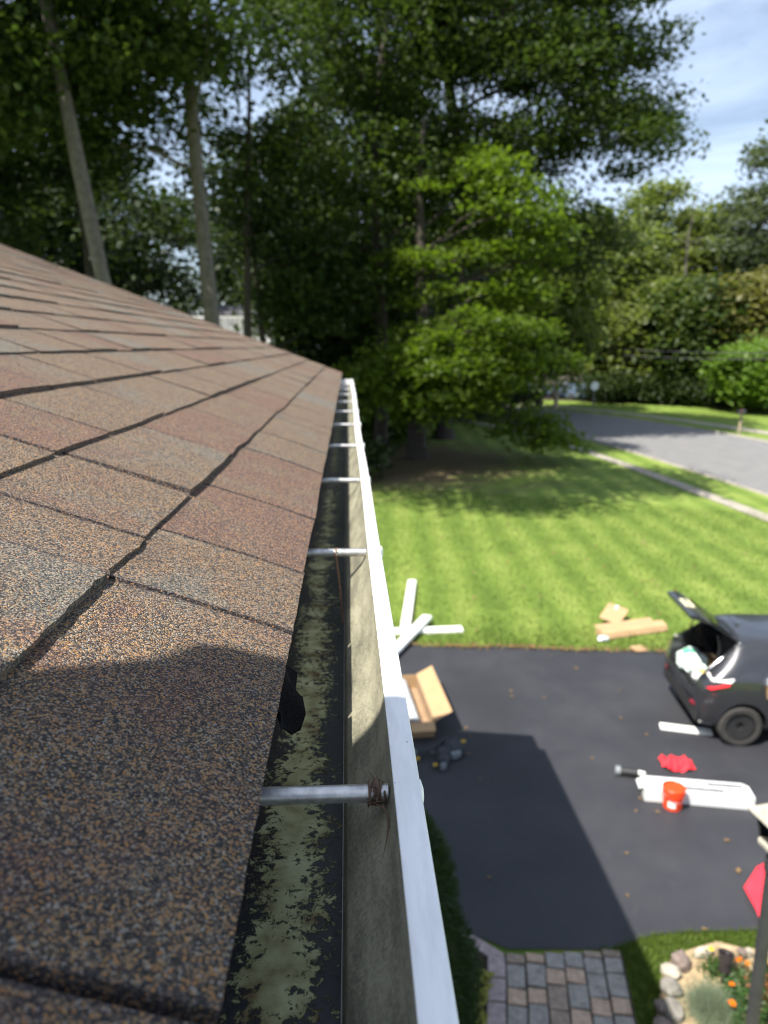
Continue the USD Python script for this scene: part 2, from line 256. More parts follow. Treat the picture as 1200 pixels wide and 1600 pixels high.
mat('glass_clear', {'f': ('fresnel', {'IOR': 1.5}), 't': ('transparent_bsdf', {'color': (.72, .74, .72)}), 'g': ('glossy_bsdf', {'roughness': .04, 'color': (1, 1, 1)}), 'm': ('mix_closure', {})},
    [('f.fac', 'm.fac'), ('t.BSDF', 'm.closure1'), ('g.BSDF', 'm.closure2')], surface='m.closure')
plain('lens_red', (.62, .012, .016), .12, .1, 9, coat_weight=1.0); plain('lens_clear', (.62, .60, .58), .10, .1, 9, coat_weight=1.0)
plain('plate', (.72, .66, .44), .4, .12, 30); plain('plastic_bag', (.68, .78, .72), .3, .2, 9); plain('bag_green', (.10, .42, .24), .4, .2, 9)
plain('cardboard', (.37, .24, .125), .8, .1, 5); plain('cardboard_dark', (.27, .18, .105), .85, .12, 5); plain('white_card', (.60, .60, .595), .5, .03, 4); plain('print_grey', (.09, .09, .10), .6, .1); plain('reflector_red', (.22, .012, .03), .3, .1)
plain('vinyl', (.80, .79, .75), .4, .05, 9); plain('foil', (.60, .64, .66), .35, .25, 14, metallic=.3)
plain('bucket_red', (.80, .060, .012), .32, .06, 5); plain('cloth_red', (.66, .022, .035), .8, .15, 9, bump=.01); plain('tarp_red', (.66, .030, .05), .6, .12, 6)
plain('tool_cloth', (.030, .034, .040), .8, .3, 30); plain('tool_yellow', (.55, .33, .03), .5, .1); plain('tool_grey', (.16, .18, .19), .5, .3, 20)
plain('lamp_black', (.040, .041, .043), .45, .2, 14); plain('lamp_cap', (.34, .32, .27), .5, .25, 16); plain('copper_dark', (.05, .042, .042), .4, .3, 20, metallic=.3)
plain('green_tag', (.18, .45, .07), .5, .1); plain('sign_white', (.72, .74, .74), .4, .08); plain('pole_wood', (.34, .27, .20), .9, .3, 4); plain('mailbox_dark', (.05, .05, .05), .5, .2); plain('wire', (.012, .012, .012), .6, .1)
plain('far_wall', (.58, .59, .61), .7, .1); plain('far_roof', (.10, .10, .11), .9, .2); plain('window_dark', (.03, .035, .04), .15, .2)
plain('skin', (.42, .25, .18), .55, .08, 20); plain('shirt', (.10, .13, .18), .85, .15, 20); plain('jeans', (.05, .07, .12), .85, .2, 20); plain('boot', (.09, .055, .03), .7, .2, 20); plain('hair', (.03, .02, .014), .7, .3, 90)

# ================================================================== GROUND
Y0 = -60
lawn_poly = Polygon([(-160, Y0), (160, Y0), (160, 260), (-160, 260)])
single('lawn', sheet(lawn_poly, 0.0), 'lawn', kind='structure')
dA, dB, dC = G(610, 1008), G(1040, 1020), G(760, 1478)
sl = (dB[1] - dA[1]) / (dB[0] - dA[0])
def far_edge(x): return dA[1] + sl * (x - dA[0])
rng = np.random.default_rng(5)
far_pts = [(x, far_edge(x) + .03 * math.sin(3.1 * x) + .015 * math.sin(9 * x)) for x in np.arange(-7, 12.6, .25)]
near_px = [(1180, 1456), (1130, 1457), (1080, 1459), (1040, 1461), (1012, 1466), (985, 1474), (958, 1485), (880, 1485), (792, 1484), (772, 1475), (735, 1462), (700, 1452)]
near_pts = [(12.6, 4.3), (8, 4.45), (5, 4.62)] + [tuple(G(*q)[:2]) for q in near_px] + [(-.2, 5.1), (-7, 5.4)]
driveway = Polygon(far_pts + near_pts)
single('driveway', sheet(driveway, 0.012), 'asphalt', kind='structure')
# street, kerbs, pavements
cl = [(17.9, -60), (17.7, 0), (17.5, 12), (17.1, 22), (16.2, 33), (13.6, 44), (8.5, 53), (0, 60), (-14, 66), (-60, 76)]
def smooth_line(pts, n=120):
    from scipy.interpolate import CubicSpline
    p = np.array(pts); d = np.r_[0, np.cumsum(np.linalg.norm(np.diff(p, axis=0), axis=1))]
    return CubicSpline(d, p)(np.linspace(0, d[-1], n))
CL = smooth_line(cl)
tn = np.gradient(CL, axis=0); tn /= np.linalg.norm(tn, axis=1, keepdims=True); NR = np.stack([tn[:, 1], -tn[:, 0]], 1)   # to the right: away from the house
def strip(o0, o1, z, z1=None):
    a, b = CL + NR * o0, CL + NR * o1; n = len(a)
    z1 = z if z1 is None else z1
    v = np.vstack([np.column_stack([a, np.full(n, z)]), np.column_stack([b, np.full(n, z1)])])
    i = np.arange(n - 1); f = np.vstack([np.stack([i, i + n, i + 1], 1), np.stack([i + 1, i + n, i + n + 1], 1)])
    return trimesh.Trimesh(v, f, process=False)
single('road', strip(-4.05, 4.05, .006), 'road', kind='structure')
def kerb(o, w=.14, h=.05):
    a = [strip(o - w / 2, o - w / 2 + .02, .0, h), strip(o - w / 2 + .02, o + w / 2 - .02, h), strip(o + w / 2 - .02, o + w / 2, h, 0)]
    return cat_(a)
single('kerb', kerb(-4.14), 'concrete', kind='structure'); single('kerb', kerb(4.2, .3), 'concrete', kind='structure')
single('sidewalk', strip(-6.25, -5.72, .02), 'concrete', kind='structure')
single('sidewalk', strip(6.1, 7.1, .02), 'concrete', kind='structure')
single('driveway_apron', sheet(Polygon([(21.6, 30.5), (40, 24), (41, 27), (21.2, 33.6)]), .026), 'concrete', kind='structure')
# leaf litter under the woods
def blob_poly(c, rx, ry, seed, n=40):
    r = np.random.default_rng(seed); a = np.arange(n) / n * 2 * np.pi
    k = 1 + .12 * np.sin(3 * a + r.random() * 6) + .08 * np.sin(7 * a + r.random() * 6)
    return Polygon(np.column_stack([c[0] + rx * k * np.cos(a), c[1] + ry * k * np.sin(a)]))
single('woodland_floor', sheet(Polygon([(-90, 16), (-5, 22), (-3, 30), (-1.5, 44), (-6, 56), (-40, 68), (-90, 76)]), .008), 'leaf_litter', kind='structure')
single('woodland_floor', sheet(Polygon([(-30, 90), (14, 62), (26, 56), (40, 47), (90, 36), (150, 40), (150, 200), (-30, 200)]), .008), 'leaf_litter', kind='structure')

# ------------------------------------------------------------------ paver walk
TH = math.radians(11.5); wdir = np.array([math.sin(TH), math.cos(TH)]); wrt = np.array([math.cos(TH), -math.sin(TH)])
walk0 = G(790, 1493)[:2]
walk = Thing('walkway', loc=(walk0[0], walk0[1], 0), kind='structure')
def W(a, b): return wrt * a + wdir * b          # a to the right, b away from the camera
CW = .1455
def paver(a0, a1, b0, b1, m, clip=True):
    g = .006; r = rng.normal(0, .0022, 8)
    q = [W(a0 + g + r[0], b0 + g + r[1]), W(a1 - g + r[2], b0 + g + r[3]), W(a1 - g + r[4], b1 - g + r[5]), W(a0 + g + r[6], b1 - g + r[7])]
    h = .030 + rng.normal(0, .0022); t = rng.normal(0, .0015, 2); c = np.mean(q, 0)
    lo = [(*p, 0) for p in q]; mid = [(*p, h - .006) for p in q]; hi = [(*(p + (c - p) * .07), h + t[0] * s0 + t[1] * s1) for p, (s0, s1) in zip(q, [(-1, -1), (1, -1), (1, 1), (-1, 1)])]
    v = np.array(lo + mid + hi); f = [[8, 9, 10], [8, 10, 11]]
    for k in range(4):
        n = (k + 1) % 4
        for o in (0, 4): f += [[k + o, n + o, n + o + 4], [k + o, n + o + 4, k + o + 4]]
    walk.part('paver', trimesh.Trimesh(v, f, process=False), m)
for c in range(6):
    k = c // 2; b = .203 * (c + .5) * CW - .012
    seq = [[.095], [.15], [.07]][k]; square = k == 0
    L = seq[0]; nxt_square = k == 2
    while b > -2.2:
        m = ('paver_tan' if rng.random() < .72 else 'paver_brown') if L < .16 and not (k in (1, 2) and b > -.03) else ('paver_grey' if rng.random() < .88 else 'paver_brown')
        paver(c * CW, (c + 1) * CW, b - L, b, m); b -= L
        if L in (.095, .15, .07): L = .14 if (k == 1 or k == 2) else .205
        else: L = .205 if L == .14 else .14
b = -.03
for k in range(11):
    paver(-.142, 0, b - .20, b, 'paver_purple'); b -= .20
p0 = np.array([-.005, -.02]); ang = math.radians(150)
for k in range(4):
    a = math.radians(148 + 6 * k); d = np.array([math.cos(a), math.sin(a)]); n_ = np.array([-d[1], d[0]])
    L, Wd = .2, .1
    q = [p0 + n_ * 0, p0 + d * L, p0 + d * L - n_ * -Wd, p0 - n_ * -Wd]
    pts = np.array([W(*x) for x in q]); c = pts.mean(0); pts = c + (pts - c) * .96
    poly = Polygon(pts); walk.part('paver', prism(Polygon(poly.exterior.coords), .032), 'paver_purple'); p0 = p0 + d * L
walk.part('joint_sand', sheet(Polygon([W(-.15, -2.3), W(6 * CW + .01, -2.3), W(6 * CW + .01, .15), W(-.0, -.02), W(-.15, .06)]), .021), 'joint_sand')
single('planting_bed', sheet(Polygon([(walk0 + W(*p)) for p in [(-.14, -2.2), (-.14, .0), (-.55, .30), (-1.4, .45), (-1.6, -2.2)]]), .010), 'mulch', kind='structure')

# ================================================================== HOUSE
TR = math.radians(20.5); KR = math.tan(TR)
XD, ZD = -.0457, EYE[2] - .216            # the eave: the shingles' lower edge
YN, YF = -3.6, 5.85                       # near and far end of the roof
UMAX = 4.5
eu = np.array([-math.cos(TR), 0, math.sin(TR)]); en = np.array([math.sin(TR), 0, math.cos(TR)])
def R(u, y, n=0.0): return np.array([XD, 0, ZD]) + eu * u + np.array([0, 1.0, 0]) * y + en * n
def RV(u, y, n): return np.array([XD, 0, ZD]) + np.outer(u, eu) + np.outer(y, [0, 1.0, 0]) + np.outer(n, en)
house = Thing('house', 'brown shingled house whose eave and open white gutter run beneath the camera', 'house', loc=(XD, 0, 0))
hp = lambda *a, **k: house.part(*a, world=True, **k)
XW = -.36; XR = R(UMAX, 0)[0]; ZR = R(UMAX, 0)[2]; XB = 2 * XR - XW
# deck, underlayment and the rear slope
def slab(u0, u1, y0, y1, n0, n1):
    c = [R(u, y, n) for u in (u0, u1) for y in (y0, y1) for n in (n0, n1)]
    return trimesh.convex.convex_hull(np.array(c))
roof = hp('roof', slab(.012, UMAX, YN, YF - .03, -.030, -.0085), 'felt')
rear = trimesh.convex.convex_hull(np.array([[XR, y, ZR + o] for y in (YN, YF) for o in (-.03, .0)] + [[2 * XR - XD, y, ZD + o] for y in (YN, YF) for o in (-.03, .0)]))
hp('rear_roof', rear, 'felt', parent=roof)
hp('ridge_cap', cat_([box(.16, .30, .008, (XR, y, ZR + .006), ry=0) for y in np.arange(YN, YF, .3)]), 'felt', parent=roof)
hp('starter_course', slab(-.001, .14, YN, YF, -.0085, -.0035), 'tar', parent=roof)
hp('drip_edge', cat_([slab(.012, .04, YN, YF - .03, -.0125, -.0090), box(.002, YF - .03 - YN, .045, (XD - .026, (YN + YF - .03) / 2, ZD - .036))]), 'white_trim', parent=roof)
# shingles, tab by tab
EXPO = .1427
rs = np.random.default_rng(11)
cuts = {0: [-.36, -.13, .188, .504, .647, .865, 1.19, 1.42, 1.71], 1: [-.3, .06, .30, .502, .60, .786, 1.067, 1.40, 1.80], 2: [-.2, .15, .42, .765, .94, 1.22, 1.63, 1.90], 3: [0, .35, .70, 1.11, 1.305, 1.62, 1.76]}
TONES = [(-.02, -.02), (-.02, -.02), (.04, -.08), (.30, -.2), (.16, -.1), (-.1, .20), (-.05, .07), (-.06, .26), (-.08, -.1), (.02, .03), (.0, .0)]
def tab(u0, u1, y0, y1, thick, nu, ny, seed, wob):
    r = np.random.default_rng(seed)
    us = np.linspace(0, 1, nu + 1); ew = min(.004 / (y1 - y0), .1); ys = np.r_[0, ew, np.linspace(0, 1, max(ny - 1, 2))[1:-1], 1 - ew, 1]; ny = len(ys) - 1
    U, Y = np.meshgrid(us, ys, indexing='ij')
    j = r.normal(0, wob * (.5 if u0 < .02 else 1), ny + 1); uu = u0 + (u1 - u0) * U; uu[0] += j
    c0, c1 = r.normal(0, wob * .8, nu + 1), r.normal(0, wob * .8, nu + 1)
    yy = y0 + c0[:, None] + (y1 - y0 + (c1 - c0)[:, None]) * Y
    bul = meshkit.fbm(np.stack([uu * 9, yy * 5, uu * 0 + seed % 17], -1), 2) - .5
    nn = thick * (1 - U) ** .8 + .0012 + bul * .0018 * (1 - U * .8) - .0022 * np.exp(-np.clip(uu, 0, 1) / .022) * (u0 < .02)
    top = RV(uu.ravel(), yy.ravel(), nn.ravel())
    # the underside along the rim
    rim = [(0, k) for k in range(ny + 1)] + [(k, ny) for k in range(1, nu + 1)] + [(k, 0) for k in range(nu, 0, -1)]
    ids = [a * (ny + 1) + b for a, b in rim]
    low = RV(np.array([uu[a, b] for a, b in rim]), np.array([yy[a, b] for a, b in rim]), np.array([-.0028 if a < nu else -.001 for a, b in rim]))
    v = np.vstack([top, low]); f = []
    for a in range(nu):
        for b in range(ny):
            p, q, s, t = a * (ny + 1) + b, a * (ny + 1) + b + 1, (a + 1) * (ny + 1) + b + 1, (a + 1) * (ny + 1) + b
            f += [[p, q, s], [p, s, t]]
    f = np.array(f); n0 = np.cross(v[f[0, 1]] - v[f[0, 0]], v[f[0, 2]] - v[f[0, 0]])
    if n0 @ en < 0: f = f[:, ::-1]
    g = []; m = len(ids); o = len(top)
    for k in range(ny): g += [[ids[k], o + k, ids[k + 1]], [ids[k + 1], o + k, o + k + 1]]
    for k in range(ny, ny + nu): g += [[ids[k], o + k, ids[k + 1]], [ids[k + 1], o + k, o + k + 1]]
    for k in range(ny + nu + 1, m - 1): g += [[ids[k], o + k, ids[k + 1]], [ids[k + 1], o + k, o + k + 1]]
    g += [[ids[m - 1], o + m - 1, ids[0]], [ids[0], o + m - 1, o]]
    t1, t2 = TONES[r.integers(len(TONES))]; t1 += r.normal(0, .04); t2 += r.normal(0, .04)
    # a dark blend band runs along part of each tab's upper edge and one corner
    dk = np.clip((U - .62) / .3, 0, 1) * np.clip(1.15 - np.abs(Y - r.choice([.05, .15, .85, .95, .5])) * r.uniform(1.5, 3.2), 0, 1) * r.choice([0, .4, .75, .85])
    tone = np.zeros((len(v), 3)); tone[:, 0], tone[:, 1] = t1, t2; tone[:len(top), 2] = np.maximum(dk, np.where((Y < 1e-6) | (Y > 1 - 1e-6), .95, 0)).ravel(); tone[len(top):, 2] = .9
    return v, np.vstack([f, np.array(g)]), tone
tabs = []
ncourse = int(UMAX / EXPO) + 1
for c in range(ncourse):
    ys = [YN] + [y for y in cuts.get(c, [])]
    y = ys[-1] if len(ys) > 1 else YN + rs.uniform(.05, .3)
    if len(ys) == 1: ys.append(y)
    else:
        yy = ys[1]; pre = []
        while yy > YN + .35: yy -= rs.uniform(.2, .36); pre.append(yy)
        ys = [YN] + pre[::-1] + ys[1:]
    y = ys[-1]
    while y < YF - .15: y += rs.choice([.13, .2, .27, .33, .38]) ; ys.append(min(y, YF))
    if ys[-1] < YF: ys.append(YF)
    for a, b in zip(ys[:-1], ys[1:]):
        u0 = c * EXPO + (0 if c == 0 else rs.choice([0, 0, .0025, -.002])); u1 = min((c + 1) * EXPO + .022, UMAX)
        th = rs.choice([.0048, .0062, .0082]) if c else .0058
        tabs.append((u0, u1, a + .0030, b - .0030, th))
def vis(t):
    p = R((t[0] + t[1]) / 2, (t[2] + t[3]) / 2) - EYE; d = p @ fw
    if d < .12: return -1
    x, y = 600 + FPX * (p @ rt) / d, 800 - FPX * (p @ up) / d
    m = 260 / max(d, .2)
    if not (-m < x < 1200 and y < 1600 + m): return -1
    return (t[1] - t[0]) * (t[3] - t[2]) / d ** 2 * abs(en @ (p / np.linalg.norm(p)))
sc = np.array([vis(t) for t in tabs]); order = np.argsort(-sc)
single_ids = set(order[:295][sc[order[:295]] > 0].tolist())
restv, restf, restt, o = [], [], [], 0
for i, t in enumerate(tabs):
    big = sc[i] > .02
    nu, ny, wob = (8, 26, .0005) if big else ((3, 6, .0012) if i in single_ids else (1, 2, .001))
    v, f, tone = tab(*t, nu, ny, 1000 + i, wob)
    if i in single_ids: hp('shingle', (v, f), 'shingle', parent=roof, tone=tone)
    else: restv.append(v); restf.append(f + o); restt.append(tone); o += len(v)
hp('shingle_field', (np.vstack(restv), np.vstack(restf)), 'shingle', parent=roof, tone=np.vstack(restt), kind='stuff', label='remaining shingles of the slope')
# torn felt hanging out under the lowest shingles
fx = np.linspace(0, 1, 7); fy = np.linspace(0, 1, 9)
A_, B_ = np.meshgrid(fx, fy, indexing='ij')
yy = .425 + B_ * .080 + .010 * A_; drop = A_ * (.010 + .024 * np.sin(np.pi * (.12 + .7 * (1 - B_)))) * (.75 + .5 * meshkit.noise(np.stack([A_ * 3, B_ * 5, B_ * 0], -1), 3))
xx = XD - .010 + A_ * (.013 + .007 * meshkit.noise(np.stack([B_ * 7, B_ * 0, B_ * 0 + 2], -1), 5)) * (.55 + .6 * np.sin(np.pi * np.clip(1 - B_ * .95, 0, 1))) + .004 * np.sin(B_ * 9 + A_ * 4)
zz = ZD - .011 - drop + .003 * np.sin(B_ * 14) + .006 * A_ ** 3 * (meshkit.noise(np.stack([B_ * 13, B_ * 0, B_ * 0 + 7], -1), 6) - .5)
vv = np.stack([xx, yy, zz], -1).reshape(-1, 3); ff = []
for a in range(6):
    for b in range(8):
        p = a * 9 + b; ff += [[p, p + 9, p + 10], [p, p + 10, p + 1]]
t_ = trimesh.Trimesh(vv, ff, process=False); t2 = t_.copy(); t2.vertices = t2.vertices - [0, 0, .0014]; t2.invert()
hp('felt_flap', cat_([t_, t2]), 'felt', parent=roof, smooth=40, label='torn black felt flap hanging from under the shingles into the gutter')
# fascia, soffit, walls
hp('fascia', box(.018, YF - .1 - YN, .16, (-.102, (YN + YF - .1) / 2, ZD - .075)), 'white_trim')
hp('soffit', box(.24, YF - .1 - YN, .012, (-.235, (YN + YF - .1) / 2, ZD - .165)), 'white_trim')
Yw = YF - .28
gable = Polygon([(XW, 0), (XB, 0), (XB, ZD - .07), (XR, ZR - .07), (XW, ZD - .07)])
hp('wall', prism(gable, .2, 'y', (0, Yw, 0)), 'siding'); hp('wall', prism(gable, .2, 'y', (0, YN + .3, 0)), 'siding')
hp('wall', box(.2, Yw - YN - .5, ZD - .16, (XW - .1, (Yw - .2 + YN + .3) / 2, (ZD - .16) / 2)), 'siding')
hp('wall', box(.2, Yw - YN - .5, ZD - .16, (XB + .1, (Yw - .2 + YN + .3) / 2, (ZD - .16) / 2)), 'siding')
for k in range(24):
    z0 = .25 + k * .165
    hp('clapboard', trimesh.convex.convex_hull(np.array([[XW + d, y, z0 + h] for y in (YN + .1, Yw) for d, h in ((.0, 0), (.022, 0), (.008, .163), (.0, .163))])), 'siding')
hp('rake_board', trimesh.convex.convex_hull(np.array([R(u, y, n) for u in (.03, UMAX) for y in (YF - .06, YF - .035) for n in (-.16, -.032)])), 'white_trim')
# ------------------------------------------------------------------ gutter
GY0, GY1 = -3.4, 5.56
ZL = EYE[2] - .2525; ZBt = ZL - .082
def sweep(prof, y0=GY0, y1=GY1, ny=60):
    prof = np.array(prof); ys = np.linspace(y0, y1, ny); n = len(prof)
    sag = .0022 * np.sin(ys * 2.1) + .0012 * np.sin(ys * 5.3)
    v = np.concatenate([np.column_stack([prof[:, 0] + s * .5, np.full(n, y), prof[:, 1] + s]) for y, s in zip(ys, sag)])
    f = []
    for i in range(ny - 1):
        for k in range(n - 1):
            a = i * n + k; f += [[a, a + 1, a + n + 1], [a, a + n + 1, a + n]]
    return trimesh.Trimesh(v, f, process=False)
prof_bed = [(-.0895, ZBt + .02), (-.0892, ZBt + .001), (-.087, ZBt), (-.05, ZBt + .0006), (-.0085, ZBt)]
prof_wall = [(-.0080, ZBt - .0004), (-.0066, ZBt + .002), (-.0056, ZBt + .022), (-.004, ZBt + .030), (.006, ZBt + .043), (.0145, ZBt + .055), (.0195, ZBt + .066), (.0222, ZL - .004), (.0226, ZL - .0008)]
gut = hp('gutter', sweep(prof_bed), 'gutter_bed', smooth=30, label='white aluminium gutter, its bed stained olive and black')
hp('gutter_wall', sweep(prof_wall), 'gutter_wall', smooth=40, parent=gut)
hp('gutter_lip', sweep([(.0226, ZL - .0035), (.0226, ZL - .0006), (.0232, ZL), (.0300, ZL + .0006), (.0376, ZL), (.0384, ZL - .0008), (.0386, ZL - .010), (.0378, ZL - .0112), (.0372, ZL - .0100)]), 'white_lip', smooth=50, parent=gut)
hp('gutter_face', sweep([(.0366, ZL - .010), (.0345, ZL - .014), (.0310, ZL - .022), (.0215, ZL - .030), (.0100, ZL - .042), (.0020, ZL - .054), (-.0002, ZL - .062), (-.0016, ZBt - .001), (-.0040, ZBt - .002), (-.0900, ZBt - .002), (-.0912, ZBt), (-.0912, ZL + .010)]), 'white_lip', smooth=40, parent=gut)
endp = Polygon([(-.09, ZBt - .002), (-.004, ZBt - .002), (.0005, ZBt + .028), (.022, ZL - .03), (.036, ZL - .006), (.0385, ZL), (-.09, ZL)])
hp('gutter_end_cap', prism(endp, .003, 'y', (0, GY1 + .003, 0)), 'white_lip', parent=gut)
hp('gutter_seam', cat_([sweep([(.0390, ZL - .010), (.0388, ZL + .0012), (.0300, ZL + .0022), (.0222, ZL + .001)], GY1 - .10, GY1, 3)]), 'white_lip', parent=gut)
sp = .507; hy = [.376 - sp * 2, .376 - sp] + [.376 + sp * k for k in range(10)]
for k, y in enumerate(hy):
    dz = .001 * math.sin(k * 2.3); z = ZL - .0085 + dz
    sh = tube([(-.104, y, z + .001), (.0212, y + .0015 * math.sin(k), z)], .0053, 16)
    hp('gutter_spike', sh, 'spike_metal', parent=gut, smooth=40)
    hp('spike_head', mv(lathe([(0, 0), (.0085, 0), (.009, .0012), (.0085, .0026), (.004, .0040), (0, .0042)], 16), (.0385, y, z - .001), ry=math.pi / 2), 'white_lip', parent=gut, smooth=40)
# ------------------------------------------------------------------ dry tendril tangled round the nearest spike
y0 = hy[2]; z0 = ZL - .0085; rv = np.random.default_rng(4)
vine = Thing('dried_tendril', 'dry brown tendril wound round the nearest gutter spike with a loose tail', 'tendril', loc=(.0165, y0, z0))
strands = []
for s in range(6):
    a0 = rv.uniform(0, 6.28); n = 40; tt = np.linspace(0, 1, n); turns = rv.uniform(1.2, 2.6)
    rr = .0058 + .0010 * rv.random() + .0009 * np.sin(tt * 17 + s); a = a0 + tt * turns * 6.28
    strands.append(tube(np.column_stack([.0145 + .0030 * np.sin(tt * 5 + s) + (rv.random() - .5) * .005, y0 + rr * np.cos(a), z0 + rr * np.sin(a)]), rv.uniform(.0004, .0009), 5))
for s in range(6):
    a = rv.uniform(0, 6.28); p = np.array([.0145 + rv.normal(0, .0025), y0 + .0068 * math.cos(a), z0 + .0068 * math.sin(a)])
    q = p + np.array([rv.normal(0, .004), .005 * math.cos(a) + rv.normal(0, .003), .005 * math.sin(a) + rv.normal(0, .002)])
    strands.append(tube([p, (p + q) / 2 + rv.normal(0, .001, 3), q], [.0006, .0005, .0002], 5))
vine.part('knot', cat_(strands), 'vine_bark', world=True)
tail = smooth_line([(.014, y0 - .007, z0 - .003), (.0195, y0 - .016, z0 - .002), (.0185, y0 - .032, z0 - .010), (.010, y0 - .050, z0 - .032), (.002, y0 - .063, z0 - .052), (-.002, y0 - .066, z0 - .060)], 40)
vine.part('tail', tube(tail, np.linspace(.0006, .0003, 40), 6), 'vine_bark', world=True)
fr = []
for s in range(7):
    a = s * .9; fr.append(tube([(-.018 + .002 * math.cos(a), hy[3] + .0060 * math.cos(a), ZL - .0085 + .0060 * math.sin(a)), (-.017, hy[3] + .0064 * math.cos(a + .8), ZL - .0085 + .0064 * math.sin(a + .8))], .0012, 5))
fr.append(tube(smooth_line([(-.018, hy[3] - .004, ZL - .010), (-.014, hy[3] - .02, ZL - .04), (-.010, hy[3] - .05, ZBt + .004), (-.012, hy[3] - .10, ZBt + .003)], 20), .0012, 5))
single('dried_stalk', cat_(fr), 'rusty', 'rust brown stalk hooked over the second gutter spike, trailing on the gutter bed', 'stalk')
gl = []
for k in range(260):
    y = rv.uniform(.2, 2.2); x = rv.choice([rv.uniform(-.085, -.07), rv.uniform(-.025, -.010), rv.uniform(-.06, -.03)]); r = rv.uniform(.0006, .0026)
    m = trimesh.creation.icosphere(subdivisions=1, radius=r); m.vertices *= rv.uniform(.5, 1.3, 3) * [1, 1.3, .5]; gl.append(mv(m, (x, y, ZBt + .001)))
single('gutter_sludge', cat_(gl), 'tar', 'black crumbs of sludge lying in the gutter bed', 'sludge', kind='stuff')

# ------------------------------------------------------------------ the photographer, kneeling on the roof left of the lens (casts the rounded shadow)
def body(bones, refine=.02, it=12):
    acc = None
    for a, b, ra, rb in bones:
        h = m3.Manifold.hull(m3.Manifold.sphere(ra, 16).translate(tuple(a)) + m3.Manifold.sphere(rb, 16).translate(tuple(b)))
        acc = h if acc is None else acc + h
    t = tm(acc.refine_to_length(refine)); t.merge_vertices()
    return trimesh.smoothing.filter_taubin(t, iterations=it)
def Rz(x): return ZD + (XD - x) * KR + .01
per = Thing('person', 'person in a dark shirt kneeling on the shingles, arm stretched out with a phone', 'person', loc=(-.72, -.5, Rz(-.72)))
E3 = EYE
J = dict(pel=E3 + [-.78, -.52, .36], ch=E3 + [-.66, -.27, .70], nk=E3 + [-.60, -.15, .76], hd=E3 + [-.545, -.055, .735],
         ls=E3 + [-.83, -.18, .72], rs=E3 + [-.475, -.17, .775], le=E3 + [-.80, .02, .46], lw=E3 + [-.72, .10, .22], re=E3 + [-.27, -.19, .38], rw=E3 - rt * .10 - up * .075 - fw * .055,
         lh=E3 + [-.90, -.52, .33], rh=E3 + [-.67, -.54, .33]); gx = .085
J['lk'] = np.array([-.92, -.16, Rz(-.92) + .07]); J['rk'] = np.array([-.66, -.18, Rz(-.66) + .07]); J['lf'] = np.array([-.93, -.66, Rz(-.93) + .06]); J['rf'] = np.array([-.68, -.68, Rz(-.68) + .06])
bones = [(J['pel'], J['ch'], .15, .165), (J['ch'], J['nk'], .13, .065), (J['nk'], J['hd'], .07, .085), (J['hd'], J['hd'] + [.02, .02, -.035], .100, .07), (J['hd'] + [0, -.02, .03], J['hd'], .108, .1),
         (J['ch'] + [-.1, 0, .03], J['ls'], .11, .075), (J['ch'] + [.1, 0, .05], J['rs'], .125, .09), (J['ls'], J['le'], .058, .046), (J['le'], J['lw'], .044, .031), (J['rs'], J['re'], .075, .046), (J['re'], J['rw'], .044, .030),
         (J['pel'], J['lh'], .13, .1), (J['pel'], J['rh'], .13, .1), (J['lh'], J['lk'], .095, .068), (J['rh'], J['rk'], .095, .068), (J['lk'], J['lf'], .06, .042), (J['rk'], J['rf'], .06, .042),
         (J['lf'], J['lf'] + [0, -.16, -.0], .042, .035), (J['rf'], J['rf'] + [0, -.16, -.0], .042, .035)]
per.part('body', body(bones, .025), 'skin', world=True, smooth=True)
per.part('shirt', body([(a, b, ra + .012, rb + .012) for a, b, ra, rb in (bones[0], bones[5], bones[6], bones[7], bones[9])] + [(J['ch'], J['nk'], .142, .074)], .025), 'shirt', world=True, smooth=True)
per.part('trousers', body([(a, b, ra + .012, rb + .012) for a, b, ra, rb in bones[11:17]], .025), 'jeans', world=True, smooth=True)
per.part('cap', body([(J['hd'] + [0, -.015, .045], J['hd'] + [0, .0, .05], .108, .105), (J['hd'] + [-.04, .09, .055], J['hd'] + [.045, .10, .05], .022, .022)], .02), 'hair', world=True, smooth=True)
def hand(w, d, nrm, side, curl, parent):
    d = d / np.linalg.norm(d); nrm = nrm - d * (nrm @ d); nrm /= np.linalg.norm(nrm); s = np.cross(d, nrm) * side
    b = [(w, w + d * .045, .026, .028), (w + d * .035 - s * .022, w + d * .085 - s * .026, .016, .013), (w + d * .035 + s * .022, w + d * .085 + s * .026, .016, .013), (w + d * .04, w + d * .088, .016, .014)]
    for k, L in enumerate((.068, .078, .073, .056)):
        o = w + d * .088 + s * (.028 - .0187 * k); dd = d; p = o
        for q, fr_ in enumerate((.45, .32, .23)):
            a = curl * (q + .4); dd2 = d * math.cos(a) - nrm * math.sin(a); n_ = p + dd2 * L * fr_; b.append((p, n_, .0092 - .0008 * q, .0086 - .0008 * q)); p = n_
    t0 = w + d * .03 + s * .028; t1 = t0 + d * .03 + s * .03 - nrm * .01; b += [(t0, t1, .013, .010), (t1, t1 + d * .032 - nrm * .012, .010, .008)]
    return body(b, .006, 6)
per.part('hand', hand(J['rw'], rt, -fw, -1, .35, None), 'skin', world=True, smooth=True)
per.part('hand', hand(J['lw'], np.array([.1, .5, -.6]), np.array([0, .7, .6]), 1, .4, None), 'skin', world=True, smooth=True)
for k in 'lr': per.part('boot', body([(J[k + 'f'] + [0, .02, 0], J[k + 'f'] + [0, -.17, -.005], .055, .045)], .02), 'boot', world=True, smooth=True)
ph = Thing('phone', 'black phone held out over the gutter in the kneeling person\'s hand', 'phone', loc=EYE - up * .055 - fw * .012)
